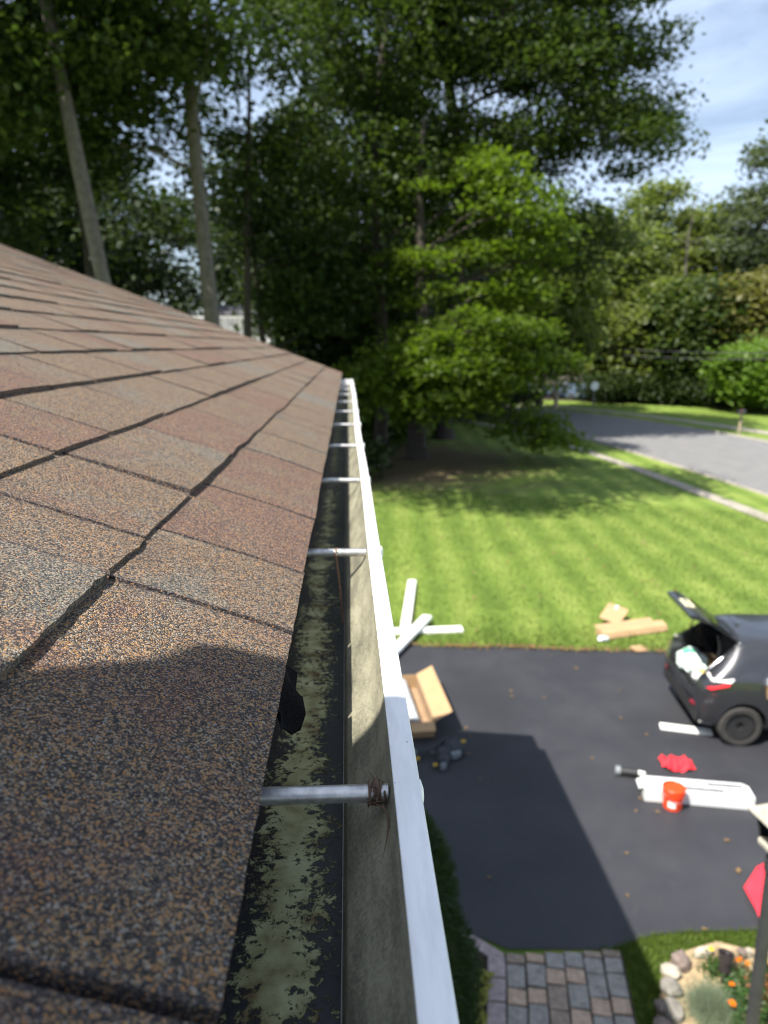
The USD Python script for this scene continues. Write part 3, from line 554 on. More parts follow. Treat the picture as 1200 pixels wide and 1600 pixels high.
mphone = box(.074, .155, .0085, b=.003); cb = box(.026, .03, .003, (-.018, .054, .0045), b=.001)
def camframe(m):
    m = m.copy(); m.vertices = m.vertices[:, :1] * rt + m.vertices[:, 1:2] * up + m.vertices[:, 2:3] * fw; return m
ph.part('phone_body', camframe(mphone), 'black_plastic'); ph.part('lens_bump', camframe(cb), 'lamp_black')

# ================================================================== TREES
def leaf_mesh(P, size, r, up_bias=1.0, aspect=.62, fold=0.0):
    n = len(P); nrm = r.normal(0, .55, (n, 3)); nrm[:, 2] += up_bias; nrm /= np.linalg.norm(nrm, axis=1, keepdims=True)
    a = r.normal(0, 1, (n, 3)); a -= nrm * (a * nrm).sum(1, keepdims=True); a /= np.linalg.norm(a, axis=1, keepdims=True); b = np.cross(nrm, a)
    L = size * r.uniform(.65, 1.35, (n, 1)); w = L * aspect
    v = np.stack([P - a * L * .5, P + b * w * .5 + nrm * L * fold, P + a * L * .5, P - b * w * .5 + nrm * L * fold], 1).reshape(-1, 3)
    i = np.arange(n)[:, None] * 4
    return v, np.vstack([i + [0, 1, 2], i + [0, 2, 3]])
def wiggle(a, b, r, n=7, amp=.06):
    t = np.linspace(0, 1, n)[:, None]; a, b = np.array(a, float), np.array(b, float)
    L = np.linalg.norm(b - a); p = a + (b - a) * t; p[1:-1] += r.normal(0, amp * L * .3, (n - 2, 3)); p[:, 2] += (np.sin(np.pi * t[:, 0]) * L * .06); return p
def tree(name, label, base, trunk, crowns, leafmat, barkm, seed, lsize=.17, nper=230, csig=(.85, .85, .36), limbs=14, cat='tree', group=None, up_bias=1.0, fill=.45, droop=0, tight=1.0):
    """trunk: [(x, y, z, r)] relative to base; crowns: [(cx, cy, cz, rx, ry, rz, clumps)] relative to base."""
    r = np.random.default_rng(seed); t = Thing(name, label, cat, group, loc=base)
    tk = np.array(trunk, float); tp = smooth_line(tk[:, :3], 14); tr_ = np.interp(np.linspace(0, 1, 14), np.linspace(0, 1, len(tk)), tk[:, 3])
    m = [tube(tp, tr_ * (1 + .06 * np.sin(np.arange(14) * 2.1)), 10)]
    flare = tube([tp[0] - [0, 0, .1], tp[0] + [0, 0, .12], tp[0] + (tp[1] - tp[0]) * .5], [tr_[0] * 1.75, tr_[0] * 1.3, tr_[0] * .98], 10); m.append(flare)
    t.part('trunk', cat_(m), barkm, smooth=50)
    C = []
    for cx, cy, cz, rx, ry, rz, n in crowns:
        d = r.normal(0, 1, (n, 3)); d /= np.linalg.norm(d, axis=1, keepdims=True)
        k = (fill + (1 - fill) * r.random((n, 1)) ** .6)
        C.append(np.array([cx, cy, cz]) + d * k * np.array([rx, ry, rz]))
    C = np.vstack(C)
    br = []
    for i in r.permutation(len(C))[:limbs]:
        c = C[i]; d2 = np.abs(tp[:, 2] - (c[2] - .45 * np.linalg.norm(c[:2] - tp[len(tp) // 2, :2]))); j = int(np.argmin(d2 + (tp[:, 2] < .25 * tp[-1, 2]) * 9))
        a = tp[j]; p = wiggle(a, c, r); br.append(tube(p, np.linspace(max(tr_[j] * .34, .03), .015, len(p)), 6))
    if br: t.part('branches', cat_(br), barkm, smooth=50, kind='stuff')
    n = len(C); kk = np.repeat(np.arange(n), nper); sg = np.array(csig) * r.uniform(.7, 1.35, (n, 1))
    off = np.clip(r.normal(0, 1, (len(kk), 3)), -1.9, 1.9) * sg[kk] * tight; rad2 = (off[:, :2] ** 2).sum(1); off[:, 2] -= droop * rad2
    P = C[kk] + off; P = P[P[:, 2] > .15]
    t.part('crown', leaf_mesh(P, lsize, r, up_bias), leafmat)
    return t
def at(px, py_or_none, Y):        # the point at distance Y ahead (level 0) under pixel column px on the horizon
    x = (px - 543) / FPX * Y * 1.02; return np.array([x, Y, 0.0])
def zpx(py, Y): return EYE[2] + (540 - py) / FPX * Y * 1.0
T = tree
# the maple over the front lawn, low boughs
mb_ = G(650, 716)
T('maple_tree', 'broad maple with low bright green boughs shading the far end of the lawn', mb_, [(0, 0, 0, .40), (.05, 0, 2.2, .32), (.2, .1, 5, .25), (.1, .3, 9, .16), (.2, .3, 13, .07)],
  [(1.0, -1.4, 3.7, 3.1, 2.9, 1.8, 60), (2.2, 1.0, 7.4, 3.5, 3.0, 1.9, 38), (1.8, 2.2, 10.8, 3.4, 3.0, 1.8, 26), (4.6, -1.6, 1.5, 1.3, 1.3, .7, 10), (.2, -3.0, 3.4, 2.6, 1.4, 1.6, 26), (2.4, -3.0, 4.4, 2.4, 1.4, 1.6, 24), (3.6, 0, 9.4, 2.0, 2.0, 1.4, 12)], 'leaf_maple', 'bark_dark', 21, .24, 170, (.62, .62, .15), 26, droop=.14)
T('oak_tree', 'tallest dark oak rising out of the picture behind the low maple', (mb_[0] + 3.0, mb_[1] + 6.5, 0), [(-1, 0, 0, .46), (-.9, 0, 5, .38), (-.4, 0, 11, .3), (-1.2, 0, 17, .22), (-1, 0, 24, .08)],
  [(.2, 0, 15.2, 6.4, 5.4, 4.4, 120), (2.2, 0, 20.5, 6.4, 5.4, 4.5, 110), (5.9, -1, 13.6, 3.0, 2.6, 1.7, 30), (6.6, 0, 18.4, 2.6, 2.4, 2.6, 26), (-5, 0, 19, 5, 4, 4, 70), (4.2, 0, 9.6, 3.4, 2.8, 1.7, 30), (8.0, 0, 15.0, 1.3, 1.2, .9, 7)], 'leaf_oak', 'bark_dark', 22, .25, 215, (.78, .78, .30), 30)
T('oak_tree', 'slim oak with a forked dark stem rising just left of the maple', (mb_[0] - 1.4, mb_[1] + 2.6, 0), [(0, 0, 0, .32), (.1, 0, 5, .26), (-.2, 0, 11, .18), (.6, 0, 18, .07)],
  [(-.6, 0, 11.5, 4.0, 3.4, 3.0, 56), (.2, 0, 16.8, 4.4, 3.6, 3.2, 66), (-3.0, 0, 7.4, 2.2, 2, 2.0, 22)], 'leaf_oak', 'bark_dark', 23, .24, 180, (.72, .72, .30), 16)
# tall stems behind the roof, left
b1 = at(330, 0, 23.5)
T('oak_tree', 'tall straight tree with a bare pale grey trunk standing nearest the roof slope', (b1[0] + .3, b1[1], 0), [(.15, 0, 0, .27), (.05, 0, 5, .24), (-.15, 0, 9, .20), (-.3, 0, 14, .14), (-.2, 0, 21, .05)],
  [(-2.0, 0, 14.4, 2.8, 3.0, 2.0, 34), (-.4, -1.0, 12.8, 1.6, 1.6, 1.0, 10), (-1.6, 0, 18, 3, 3, 2, 10), (-2.4, .4, 11.2, 2.0, 2.0, 1.1, 12), (1.4, -7.2, 15.2, 4.0, 2.8, 1.6, 40), (4.8, -6.2, 16.6, 3.2, 2.8, 1.5, 30)], 'leaf_oak', 'bark_grey', 24, .24, 180, (.70, .70, .28), 9)
b2 = at(180, 0, 20.5)
T('oak_tree', 'leaning tree with mottled pale trunk that forks near the top left', (b2[0] + .45, b2[1], 0), [(.2, 0, 0, .25), (-.05, 0, 5, .22), (-.55, 0, 9, .19), (-.95, 0, 12.4, .16), (-1.5, 0, 17, .08)],
  [(-1.6, 0, 12.8, 3.4, 3.2, 1.9, 46), (-2.4, 0, 16.2, 4, 3.4, 2, 34), (-3.0, .5, 10.8, 1.8, 1.8, 1.3, 14), (1.2, .3, 12.2, 1.8, 1.8, 1.1, 12)], 'leaf_oak', 'bark_grey', 25, .24, 180, (.70, .70, .28), 3)
b3 = at(398, 0, 27)
T('young_tree', 'thin dark double stem in front of the pale neighbouring house', (b3[0], b3[1], 0), [(0, 0, 0, .18), (-.05, 0, 5, .15), (.2, 0, 10, .1), (.4, 0, 15, .04)],
  [(.2, 0, 12.8, 2.6, 2.4, 2.2, 26), (1.6, .5, 8.8, 2.0, 2, 1.4, 16)], 'leaf_dark', 'bark_dark', 26, .24, 130, (.66, .66, .26), 8)
b4 = at(424, 0, 28)
T('young_tree', 'thin dark leaning stem right of the pale neighbouring house', (b4[0], b4[1], 0), [(.3, 0, 0, .15), (-.1, 0, 4, .12), (-.4, 0, 9, .07)],
  [(-.2, 0, 10.2, 2.0, 2, 1.5, 18), (1.9, 0, 6.6, 1.8, 1.6, 1.8, 26)], 'leaf_oak', 'bark_dark', 27, .26, 150, (.66, .66, .26), 7)
b5 = at(178, 0, 27)
T('young_tree', 'thin dark stem beside the leaning mottled tree', (b5[0], b5[1], 0), [(0, 0, 0, .15), (-.1, 0, 6, .12), (-.2, 0, 12, .06)], [(-.2, 0, 12, 2.6, 2.4, 2.4, 36)], 'leaf_dark', 'bark_dark', 28, .27, 150, (.66, .66, .26), 7)
b6 = at(-40, 0, 24)
T('oak_tree', 'leafy tree cut by the left picture edge', (b6[0], b6[1], 0), [(0, 0, 0, .3), (0, 0, 7, .24), (.3, 0, 14, .1)], [(.4, 0, 13.5, 3.4, 3, 3.4, 60), (.6, 0, 8.6, 3, 2.6, 2.2, 46)], 'leaf_dark', 'bark_dark', 29, .28, 160, (.75, .75, .32), 3)
# understory behind the roof
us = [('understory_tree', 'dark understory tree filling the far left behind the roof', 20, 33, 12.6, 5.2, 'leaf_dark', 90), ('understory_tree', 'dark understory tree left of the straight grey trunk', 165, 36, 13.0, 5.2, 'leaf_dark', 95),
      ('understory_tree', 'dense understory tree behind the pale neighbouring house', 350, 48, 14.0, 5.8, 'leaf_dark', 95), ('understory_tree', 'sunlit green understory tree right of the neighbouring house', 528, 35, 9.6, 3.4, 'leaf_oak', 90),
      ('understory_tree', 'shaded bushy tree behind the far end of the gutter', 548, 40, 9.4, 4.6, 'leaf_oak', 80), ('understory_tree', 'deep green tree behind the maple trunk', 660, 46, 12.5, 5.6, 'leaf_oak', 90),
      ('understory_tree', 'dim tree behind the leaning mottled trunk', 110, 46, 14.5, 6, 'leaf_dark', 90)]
for k, (nm, lb, px, Y, h, rad, lm, n) in enumerate(us):
    b = at(px, 0, Y)
    T(nm, lb, (b[0], b[1], 0), [(0, 0, 0, .16), (.1, 0, h * .45, .11), (0, 0, h * .9, .03)], [(0, 0, h * .56, rad, rad * .8, h * .46, n)], lm, 'bark_dark', 40 + k, .36, 160, (.9, .9, .4), 8)
for k, (px, Y, h, rad, lb) in enumerate([(130, 56, 21, 7.0, 'tall dark tree far behind the leaning mottled trunk'), (440, 57, 22, 6.0, 'tall dark tree far behind the two thin stems'), (575, 58, 25, 7.0, 'tall dark tree far behind the gutter end'), (700, 66, 24, 6.5, 'tall dark tree far behind the maple crown')]):
    b = at(px, 0, Y)
    T('forest_tree', lb, (b[0], b[1], 0), [(0, 0, 0, .3), (.1, 0, h * .45, .22), (0, 0, h * .9, .06)], [(0, 0, h * .60, rad, rad * .8, h * .38, 130)], 'leaf_dark', 'bark_dark', 140 + k, .44, 170, (1.1, 1.1, .5), 8)
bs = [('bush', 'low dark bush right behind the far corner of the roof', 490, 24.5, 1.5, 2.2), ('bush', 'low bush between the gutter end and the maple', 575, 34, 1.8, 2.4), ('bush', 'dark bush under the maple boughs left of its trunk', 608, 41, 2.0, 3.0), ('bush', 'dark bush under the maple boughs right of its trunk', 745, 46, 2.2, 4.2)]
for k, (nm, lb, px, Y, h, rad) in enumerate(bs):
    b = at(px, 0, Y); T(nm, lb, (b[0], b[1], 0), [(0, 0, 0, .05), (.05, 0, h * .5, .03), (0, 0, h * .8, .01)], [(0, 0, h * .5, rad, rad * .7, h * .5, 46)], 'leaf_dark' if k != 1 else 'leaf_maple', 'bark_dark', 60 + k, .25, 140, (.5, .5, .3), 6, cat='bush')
# woods across the street
far = [('woodland_tree', 'yellowish green tree above the white street sign', 905, 64, 16.0, 5.0, 'leaf_far', 1), ('woodland_tree', 'mid green tree hiding the upper part of the utility pole', 836, 49, 12.5, 2.9, 'leaf_far', 2), ('woodland_tree', 'tall light green tree with open top above the far grey house', 1010, 74, 20.5, 5.8, 'leaf_far', 1),
       ('woodland_tree', 'layered light green tree with thin trunk right of the far grey house', 1010, 60, 9.5, 4.2, 'leaf_far', 0), ('woodland_tree', 'tallest bluish green tree at the right picture edge', 1190, 68, 24.5, 6.0, 'leaf_bluish', 1), ('woodland_tree', 'bluish green tree left of the tallest at the right edge', 1110, 76, 21.5, 5.0, 'leaf_bluish', 1),
       ('woodland_tree', 'russet tinged tree over the bright green bush', 1170, 56, 10.6, 4.2, 'leaf_russet', 0), ('woodland_tree', 'olive green tree at the right picture edge behind the russet one', 1235, 58, 11.5, 4.6, 'leaf_russet', 0), ('woodland_tree', 'dark conical tree in the middle of the far woods', 1085, 57, 9.6, 3.6, 'leaf_oak', 0),
       ('woodland_tree', 'mid green tree behind the utility pole', 950, 70, 16.5, 5.0, 'leaf_far', 1), ('woodland_tree', 'dark green tree behind the far grey house', 975, 82, 20.0, 5.5, 'leaf_oak', 1), ('woodland_tree', 'hazy green tree seen between the maple and the utility pole', 800, 72, 15, 5.5, 'leaf_far', 1), ('woodland_tree', 'tree beyond the street bend under the maple crown', 740, 78, 13, 6, 'leaf_oak', 1)]
for k, (nm, lb, px, Y, h, rad, lm, tall) in enumerate(far):
    b = at(px, 0, Y); cz = h * (.60 if tall else .54)
    T(nm, lb, (b[0], b[1], 0), [(0, 0, 0, .24), (.1, 0, h * .5, .17), (-.1, 0, h * .95, .05)], [(0, 0, cz, rad, rad * .8, h - cz, 110)] + ([(0, 0, h * .34, rad * .9, rad * .7, h * .27, 60)] if tall < 2 else []), lm, 'bark_grey', 80 + k, .52, 120, (1.05, 1.05, .42), 12, droop=.05)
b = at(1090, 0, 62)
T('dead_tree', 'bare pale stem with thin twigs standing out of the far woods', (b[0] - 3.2, b[1] - 2, 0), [(0, 0, 0, .2), (.1, 0, 6, .16), (-.2, 0, 12, .10), (.2, 0, 16.5, .03)], [(0, 0, 13.5, 1.8, 1.2, 2.4, 16), (0, 0, 9, 1.5, 1, 2, 6)], 'leaf_far', 'bark_grey', 97, .3, 5, (.3, .3, .3), 22)
b = G(1205, 652)
T('bush', 'large bright green bush at the far lawn\'s edge', (b[0] + 2.0, b[1] + 3.0, 0), [(0, 0, 0, .1), (.1, 0, 1.6, .07), (0, 0, 2.6, .02)], [(0, 0, 2.7, 4.4, 3, 2.2, 120)], 'leaf_bright', 'bark_dark', 98, .36, 130, (.7, .7, .3), 8, cat='bush')
for k, (px, lb) in enumerate([(960, 'dark hedge bush left of the far grey house'), (1045, 'dark hedge bush beneath the layered light tree'), (1110, 'dark hedge bush behind the mailbox'), (1165, 'dark hedge bush under the bright green bush')]):
    b = at(px, 0, 58 - k * 2.0)
    T('bush', lb, (b[0], b[1], 0), [(0, 0, 0, .06), (.05, 0, .8, .04), (0, 0, 1.4, .01)], [(0, 0, 1.1, 3.0, 1.6, 1.1, 50)], 'leaf_dark', 'bark_dark', 110 + k, .3, 100, (.6, .6, .35), 4, cat='bush')

# ================================================================== FAR BUILDINGS AND STREET THINGS
def far_house(label, x, y, w, d, h, rz, rise=1.9):
    t = Thing('house', label, 'house', loc=(x, y, 0), rz=rz)
    t.part('wall', box(w, d, h, (0, 0, h / 2)), 'far_wall')
    r = trimesh.convex.convex_hull(np.array([[sx * (w / 2 + .3), sy * (d / 2 + .3), h + .0] for sx in (-1, 1) for sy in (-1, 1)] + [[sx * (w / 2 + .3), sy * (d / 2 + .3), h + .12] for sx in (-1, 1) for sy in (-1, 1)] + [[sx * (w / 2 + .3), 0, h + rise] for sx in (-1, 1)]))
    t.part('roof', mv(r, (0, 0, .004)), 'far_roof')
    for k in range(-1, 2):
        for z in (1.5, 4.0, 6.2)[:1 + (h > 4) + (h > 7)]:
            f = t.part('window', cat_([box(1.1, .06, .09, (k * w / 3.2, -d / 2 - .03, z + s * .7)) for s in (-1, 1)] + [box(.09, .06, 1.31, (k * w / 3.2 + s * .5, -d / 2 - .03, z)) for s in (-1, 1)]), 'white_trim')
            t.part('pane', box(.92, .03, 1.31, (k * w / 3.2, -d / 2 - .016, z)), 'window_dark', parent=f)
    return t
b = at(330, 0, 37)
fh = far_house('pale neighbouring house with a white deck rail glimpsed between the trunks', at(383, 0, 36)[0] + .1, 37.5, 3.0, 4, 5.9, .1, .6)
rail = [box(4.6, .06, .07, (-1.6, -3.9, z)) for z in (4.9, 5.8)] + [box(.04, .04, .9, (-3.8 + k * .22, -3.9, 5.35)) for k in range(20)]
fh.part('deck_rail', cat_(rail), 'white_trim'); fh.part('deck', cat_([box(4.6, 1.8, .16, (-1.6, -2.95, 4.75))] + [box(.14, .14, 4.67, (x, -3.8, 2.335)) for x in (-3.8, -1.6, .6)]), 'white_trim')
b = at(985, 0, 69)
far_house('grey house half hidden in the woods across the street', b[0] - .5, b[1], 7, 6, 5.2, -.2)
b = G(868, 640); Yp = b[1]
t = Thing('utility_pole', 'brown wooden utility pole beyond the street bend carrying wires', 'pole', loc=(b[0], b[1], 0))
t.part('pole', tube([(0, 0, 0), (0, 0, 5), (0, 0, 10.2)], [.16, .14, .11], 10), 'pole_wood', smooth=40); t.part('crossarm', box(2.2, .1, .12, (0, -.14, 9.5)), 'pole_wood'); t.part('transformer', cyl(.24, .8, (.1, .33, 7.9), 16), 'tool_grey', smooth=40)
def wire(a, c, n, label, sagz=.9):
    tt = np.linspace(0, 1, 24)[:, None]; p = np.array(a) + (np.array(c) - a) * tt; p[:, 2] -= sagz * 4 * (tt * (1 - tt))[:, 0]
    single('wire', tube(p, .028, 5), 'wire', label, 'wire')
wb = np.array([at(1330, 0, 40)[0], 40, 0])
wire((b[0] + .9, b[1], 4.6 + .0), (wb[0], wb[1], zpx(549, 40)), 0, 'upper dark wire strung before the far woods', .3); wire((b[0] + .9, b[1], 4.2), (wb[0], wb[1], zpx(556, 40)), 0, 'lower dark wire strung before the far woods', .35)
b = G(927, 640)
t = Thing('street_sign', 'small white octagonal sign on a thin post at the street bend', 'sign', loc=(b[0], b[1], 0), rz=.2)
t.part('post', box(.06, .04, 2.1, (0, .03, 1.05)), 'tool_grey'); a8 = (np.arange(8) + .5) / 8 * 2 * np.pi
t.part('sign_plate', prism(np.column_stack([.33 * np.cos(a8), .33 * np.sin(a8) + 1.7]), .006, 'y', (0, 0, 0)), 'sign_white')
b = G(1155, 678)
t = Thing('mailbox', 'dark mailbox on a post at the far kerb', 'mailbox', loc=(b[0], b[1], 0), rz=.5)
t.part('post', box(.10, .10, 1.05, (0, 0, .525)), 'pole_wood')
mbp = Polygon([(-.1, 0), (.1, 0), (.1, .12)] + [(.1 * math.cos(a), .12 + .1 * math.sin(a)) for a in np.linspace(0, math.pi, 9)[1:-1]] + [(-.1, .12)])
t.part('box', mv(prism(mbp, .52, 'x', (-.3, 0, 1.055))), 'mailbox_dark'); t.part('flag', box(.03, .006, .16, (-.15, -.105, 1.25)), 'lens_red')
b = at(884, 0, 62)
t = Thing('parked_car', 'small blue car far off at the street bend', 'car', loc=(b[0], b[1], 0), rz=1.9)
pr = Polygon([(0, .3), (4.3, .3), (4.35, .75), (3.4, .88), (2.75, 1.38), (1.3, 1.40), (.6, .95), (.02, .85)])
t.part('body', mv(prism(pr, 1.7, 'y', (-2.1, .85, 0))), 'blue_paint')
t.part('side_window', cat_([prism(Polygon([(.85, .95), (3.15, .95), (2.65, 1.30), (1.4, 1.32)]), .012, 'y', (-2.1, s, 0)) for s in (.861, -.849)]), 'window_dark')
t.part('windscreen', trimesh.convex.convex_hull(np.array([(3.3 - 2.1, s * .7, .93) for s in (-1, 1)] + [(2.8 - 2.1, s * .62, 1.36) for s in (-1, 1)] + [(3.32 - 2.1, s * .7, .95) for s in (-1, 1)] + [(2.82 - 2.1, s * .62, 1.375) for s in (-1, 1)])), 'window_dark')
for x in (.8, 3.5):
    for s in (-.80, .80): t.part('wheel', cyl(.31, .2, (x - 2.1, s, .31), 18, rx=math.pi / 2) if False else mv(trimesh.creation.cylinder(.31, .2, sections=18), (x - 2.1, s, .31), rx=math.pi / 2), 'rubber', smooth=40)

# ================================================================== HATCHBACK
CH = math.radians(-7.0)
wheel_c = G(1152, 1166)
CX = np.array([math.cos(CH), math.sin(CH)]); CY = np.array([-math.sin(CH), math.cos(CH)])
KC = .86
org = wheel_c[:2] + (-CX * .64 + CY * .80) * KC
car = Thing('hatchback_car', 'dark grey hatchback on the driveway with tailgate raised and rear door open', 'car', loc=(org[0], org[1], .012), rz=CH, scale=KC)
def low_roof(m):
    m = m.copy(); z = m.vertices[:, 2]; x = m.vertices[:, 0]; m.vertices[:, 0] = np.where(x < .64, .64 - (.64 - x) * .88, x) + np.clip((z - .9) / .45, 0, 1) * .17 * np.clip((1.25 - x) / .6, 0, 1); m.vertices[:, 2] = np.where(z > .9, .9 + (z - .9) * .86, z); return m
_cp = car.part
car.part = lambda name, mesh, mat_, **k: _cp(name, low_roof(mesh) if name not in ('wheel', 'tyre', 'rim', 'lug_nuts') else mesh, mat_, **k)
def section(X, wb, zb, zbelt, wt, zt, lean=0.0):
    h = [(0, zb), (.55 * wb, zb), (.86 * wb, zb + .015), (.955 * wb, zb + .09), (.99 * wb, zb + .22), (1.0 * wb, (zb + zbelt) / 2 + .06), (.985 * wb, zbelt - .08), (.955 * wb, zbelt), ((.955 * wb + wt) / 2 + .012, (zbelt + zt) / 2 - .01), (wt, zt - .075), (.93 * wt, zt - .03), (.75 * wt, zt - .004), (.4 * wt, zt + .008), (0, zt + .012)]
    h = np.array(h); full = np.vstack([np.column_stack([-h[:, 0], h[:, 1]])[::-1][:-1], h])      # from top left round the bottom to top right
    full = full[:-1]
    return np.column_stack([np.full(len(full), X), full[:, 0], full[:, 1]])
ST = [(.00, .55, .36, .56, .45, .64), (.02, .72, .30, .66, .60, .78), (.06, .79, .26, .74, .68, .90), (.12, .815, .24, .84, .665, 1.02), (.20, .83, .23, .92, .63, 1.16), (.30, .838, .22, .97, .595, 1.31), (.40, .842, .20, .99, .57, 1.435), (.50, .845, .20, 1.0, .565, 1.475), (.9, .847, .19, .99, .57, 1.505), (1.5, .847, .18, .97, .57, 1.51), (2.05, .847, .18, .95, .56, 1.475), (2.4, .845, .18, .93, .56, 1.32), (2.75, .84, .18, .92, .59, 1.10), (3.0, .83, .19, .86, .62, .97), (3.4, .80, .20, .78, .60, .88), (3.7, .74, .22, .66, .56, .76), (3.85, .62, .28, .52, .45, .62)]
from scipy.interpolate import PchipInterpolator
sx_ = np.array([s[0] for s in ST]); sa_ = PchipInterpolator(sx_, np.array([s[1:] for s in ST]))
def loft(xs, shrink=0.0, f=lambda X: sa_(X)):
    secs = []
    for X in xs:
        wb, zb, zbelt, wt, zt = f(X)
        secs.append(section(X, wb - shrink, zb + shrink, zbelt, wt - shrink, zt - shrink))
    n = len(secs[0]); v = np.vstack(secs); F = []
    for i in range(len(secs) - 1):
        for k in range(n):
            a, b_ = i * n + k, i * n + (k + 1) % n; F += [[a, b_ + n, b_], [a, a + n, b_ + n]]
    c0, c1 = len(v), len(v) + 1; v = np.vstack([v, secs[0].mean(0), secs[-1].mean(0)])
    for k in range(n): F += [[c0, k, (k + 1) % n], [c1, (len(secs) - 1) * n + (k + 1) % n, (len(secs) - 1) * n + k]]
    m = trimesh.Trimesh(v, F, process=False)
    if m.volume < 0: m.invert()
    return m
xs = np.unique(np.r_[np.linspace(0, .6, 22), np.linspace(.6, 3.85, 48)])
outer = man(loft(xs))
inner = man(loft(np.linspace(.75, 2.9, 24), .05, lambda X: sa_(X))) ^ m3.Manifold.cube((3, 2, 2)).translate((.3, -1, .36))
def yprism(poly, y0, y1): return man(prism(Polygon(poly), y1 - y0, 'y', (0, y1, 0)))
trunk_cut = man(trimesh.convex.convex_hull(np.array([(x, s * w, z) for s in (-1, 1) for x, w, z in ((-.3, .50, .70), (-.3, .56, .95), (-.3, .50, 1.12), (.9, .56, .62), (.9, .60, .95), (.9, .56, 1.12), (.14, .50, .63))])))
hatch_cut = man(trimesh.convex.convex_hull(np.array([(x, s * w, z) for s in (-1, 1) for x, w, z in ((-.3, .57, .95), (-.3, .49, 1.41), (.95, .59, .95), (.95, .50, 1.425))])))
shell = outer - inner - trunk_cut - hatch_cut
arch = lambda X: man(mv(trimesh.creation.cylinder(.335, 3, sections=40), (X, 0, .30), rx=math.pi / 2)) - m3.Manifold.cube((4, 1.16, 2)).translate((-.1, -.58, 0))
shell = shell - arch(.64) - arch(3.12)
qwin = [(.47, 1.06), (.86, 1.02), (.86, 1.36), (.66, 1.345)]; rwin = [(.88, 1.02), (1.80, .98), (1.80, 1.39), (1.0, 1.39)]; fwin = [(1.90, .98), (2.62, .96), (2.30, 1.24), (2.05, 1.375), (1.90, 1.39)]
for poly in (rwin, fwin):
    shell = shell - yprism(poly, .45, 1.2) - yprism(poly, -1.2, -.45)
door_hole = [(1.03, .40), (1.0, .62), (.90, .76), (.85, 1.0), (.92, 1.34), (1.02, 1.42), (1.84, 1.42), (1.84, .30), (1.08, .30)]
shell = shell - yprism(door_hole, -1.2, -.4)
wscr = man(trimesh.convex.convex_hull(np.array([(2.10, s * .48, 1.40) for s in (-1, 1)] + [(2.82, s * .54, 1.00) for s in (-1, 1)] + [(2.3, s * .48, 1.6) for s in (-1, 1)] + [(3.02, s * .54, 1.2) for s in (-1, 1)])))
shell = shell - wscr
for s in (): shell = shell - yprism([(.875, .55), (.885, .55), (.885, 1.43), (.875, 1.43)], .80 if s > 0 else -1.2, 1.2 if s > 0 else -.835)
bodym = tm(shell); car.part('body', bodym, 'car_paint', smooth=32)
def pane(poly, s, off=.0):     # glass set a little inside the flank
    P = np.array(poly); y = []
    for X, Z in P:
        wb, zb, zbelt, wt, zt = sa_(X); q = section(X, wb, zb, zbelt, wt, zt); h = q[q[:, 1] > 0]; o = np.argsort(h[:, 2]); y.append(np.interp(Z, h[o, 2], h[o, 1]))
    y = np.array(y) - .012; c = P.mean(0)
    outer_ = np.column_stack([P[:, 0], s * y, P[:, 1]]); inner_ = outer_ - [0, s * .004, 0]
    return trimesh.convex.convex_hull(np.vstack([outer_, inner_]))
for nm, poly in (('front_window', fwin),):
    for s in (-1, 1): car.part(nm, pane(poly, s), 'glass_dark')
car.part('rear_window', pane(rwin, 1), 'glass_dark')
car.part('windscreen', trimesh.convex.convex_hull(np.array([(2.14, s * .48, 1.405) for s in (-1, 1)] + [(2.86, s * .54, 1.0) for s in (-1, 1)] + [(2.145, s * .48, 1.411) for s in (-1, 1)] + [(2.865, s * .54, 1.006) for s in (-1, 1)])), 'glass_dark')
# bumper: lower dark valance, lip, reflectors
car.part('bumper_valance', trimesh.convex.convex_hull(np.array([(x, s * w, z) for s in (-1, 1) for x, w, z in ((-.012, .50, .36), (-.012, .55, .46), (.02, .70, .28), (.025, .74, .44), (.3, .6, .24))])), 'black_plastic')
car.part('bumper_sill', cat_([box(.10, 1.0, .012, (.10, 0, .712), b=.004)]), 'black_plastic')
for s in (-1, 1):
    car.part('reflector', mv(box(.016, .17, .05, b=.006), (.012, s * .60, .50), rz=-s * .38), 'reflector_red')
    tl = trimesh.convex.convex_hull(np.array([(.085, s * .60, .84), (.10, s * .60, .90), (.075, s * .735, .82), (.14, s * .835, .82), (.40, s * .855, .885), (.40, s * .84, .93), (.14, s * .68, .93), (.13, s * .822, .82)]))
    tp_ = car.part('taillight', tl, 'lens_red')
    car.part('clear_lens', trimesh.convex.convex_hull(np.array([(.11, s * .60, .93), (.11, s * .61, .99), (.40, s * .852, .935), (.44, s * .82, .985), (.17, s * .66, 1.0), (.15, s * .80, .93)])), 'lens_clear', parent=tp_)
# pillars' bright water channels either side of the opening
for s in (-1, 1): car.part('hatch_gutter', tube(smooth_line([(.13, s * .575, 1.03), (.22, s * .555, 1.16), (.34, s * .525, 1.31), (.45, s * .50, 1.435)], 12), .014, 8), 'chrome' if s < 0 else 'car_paint', smooth=40)
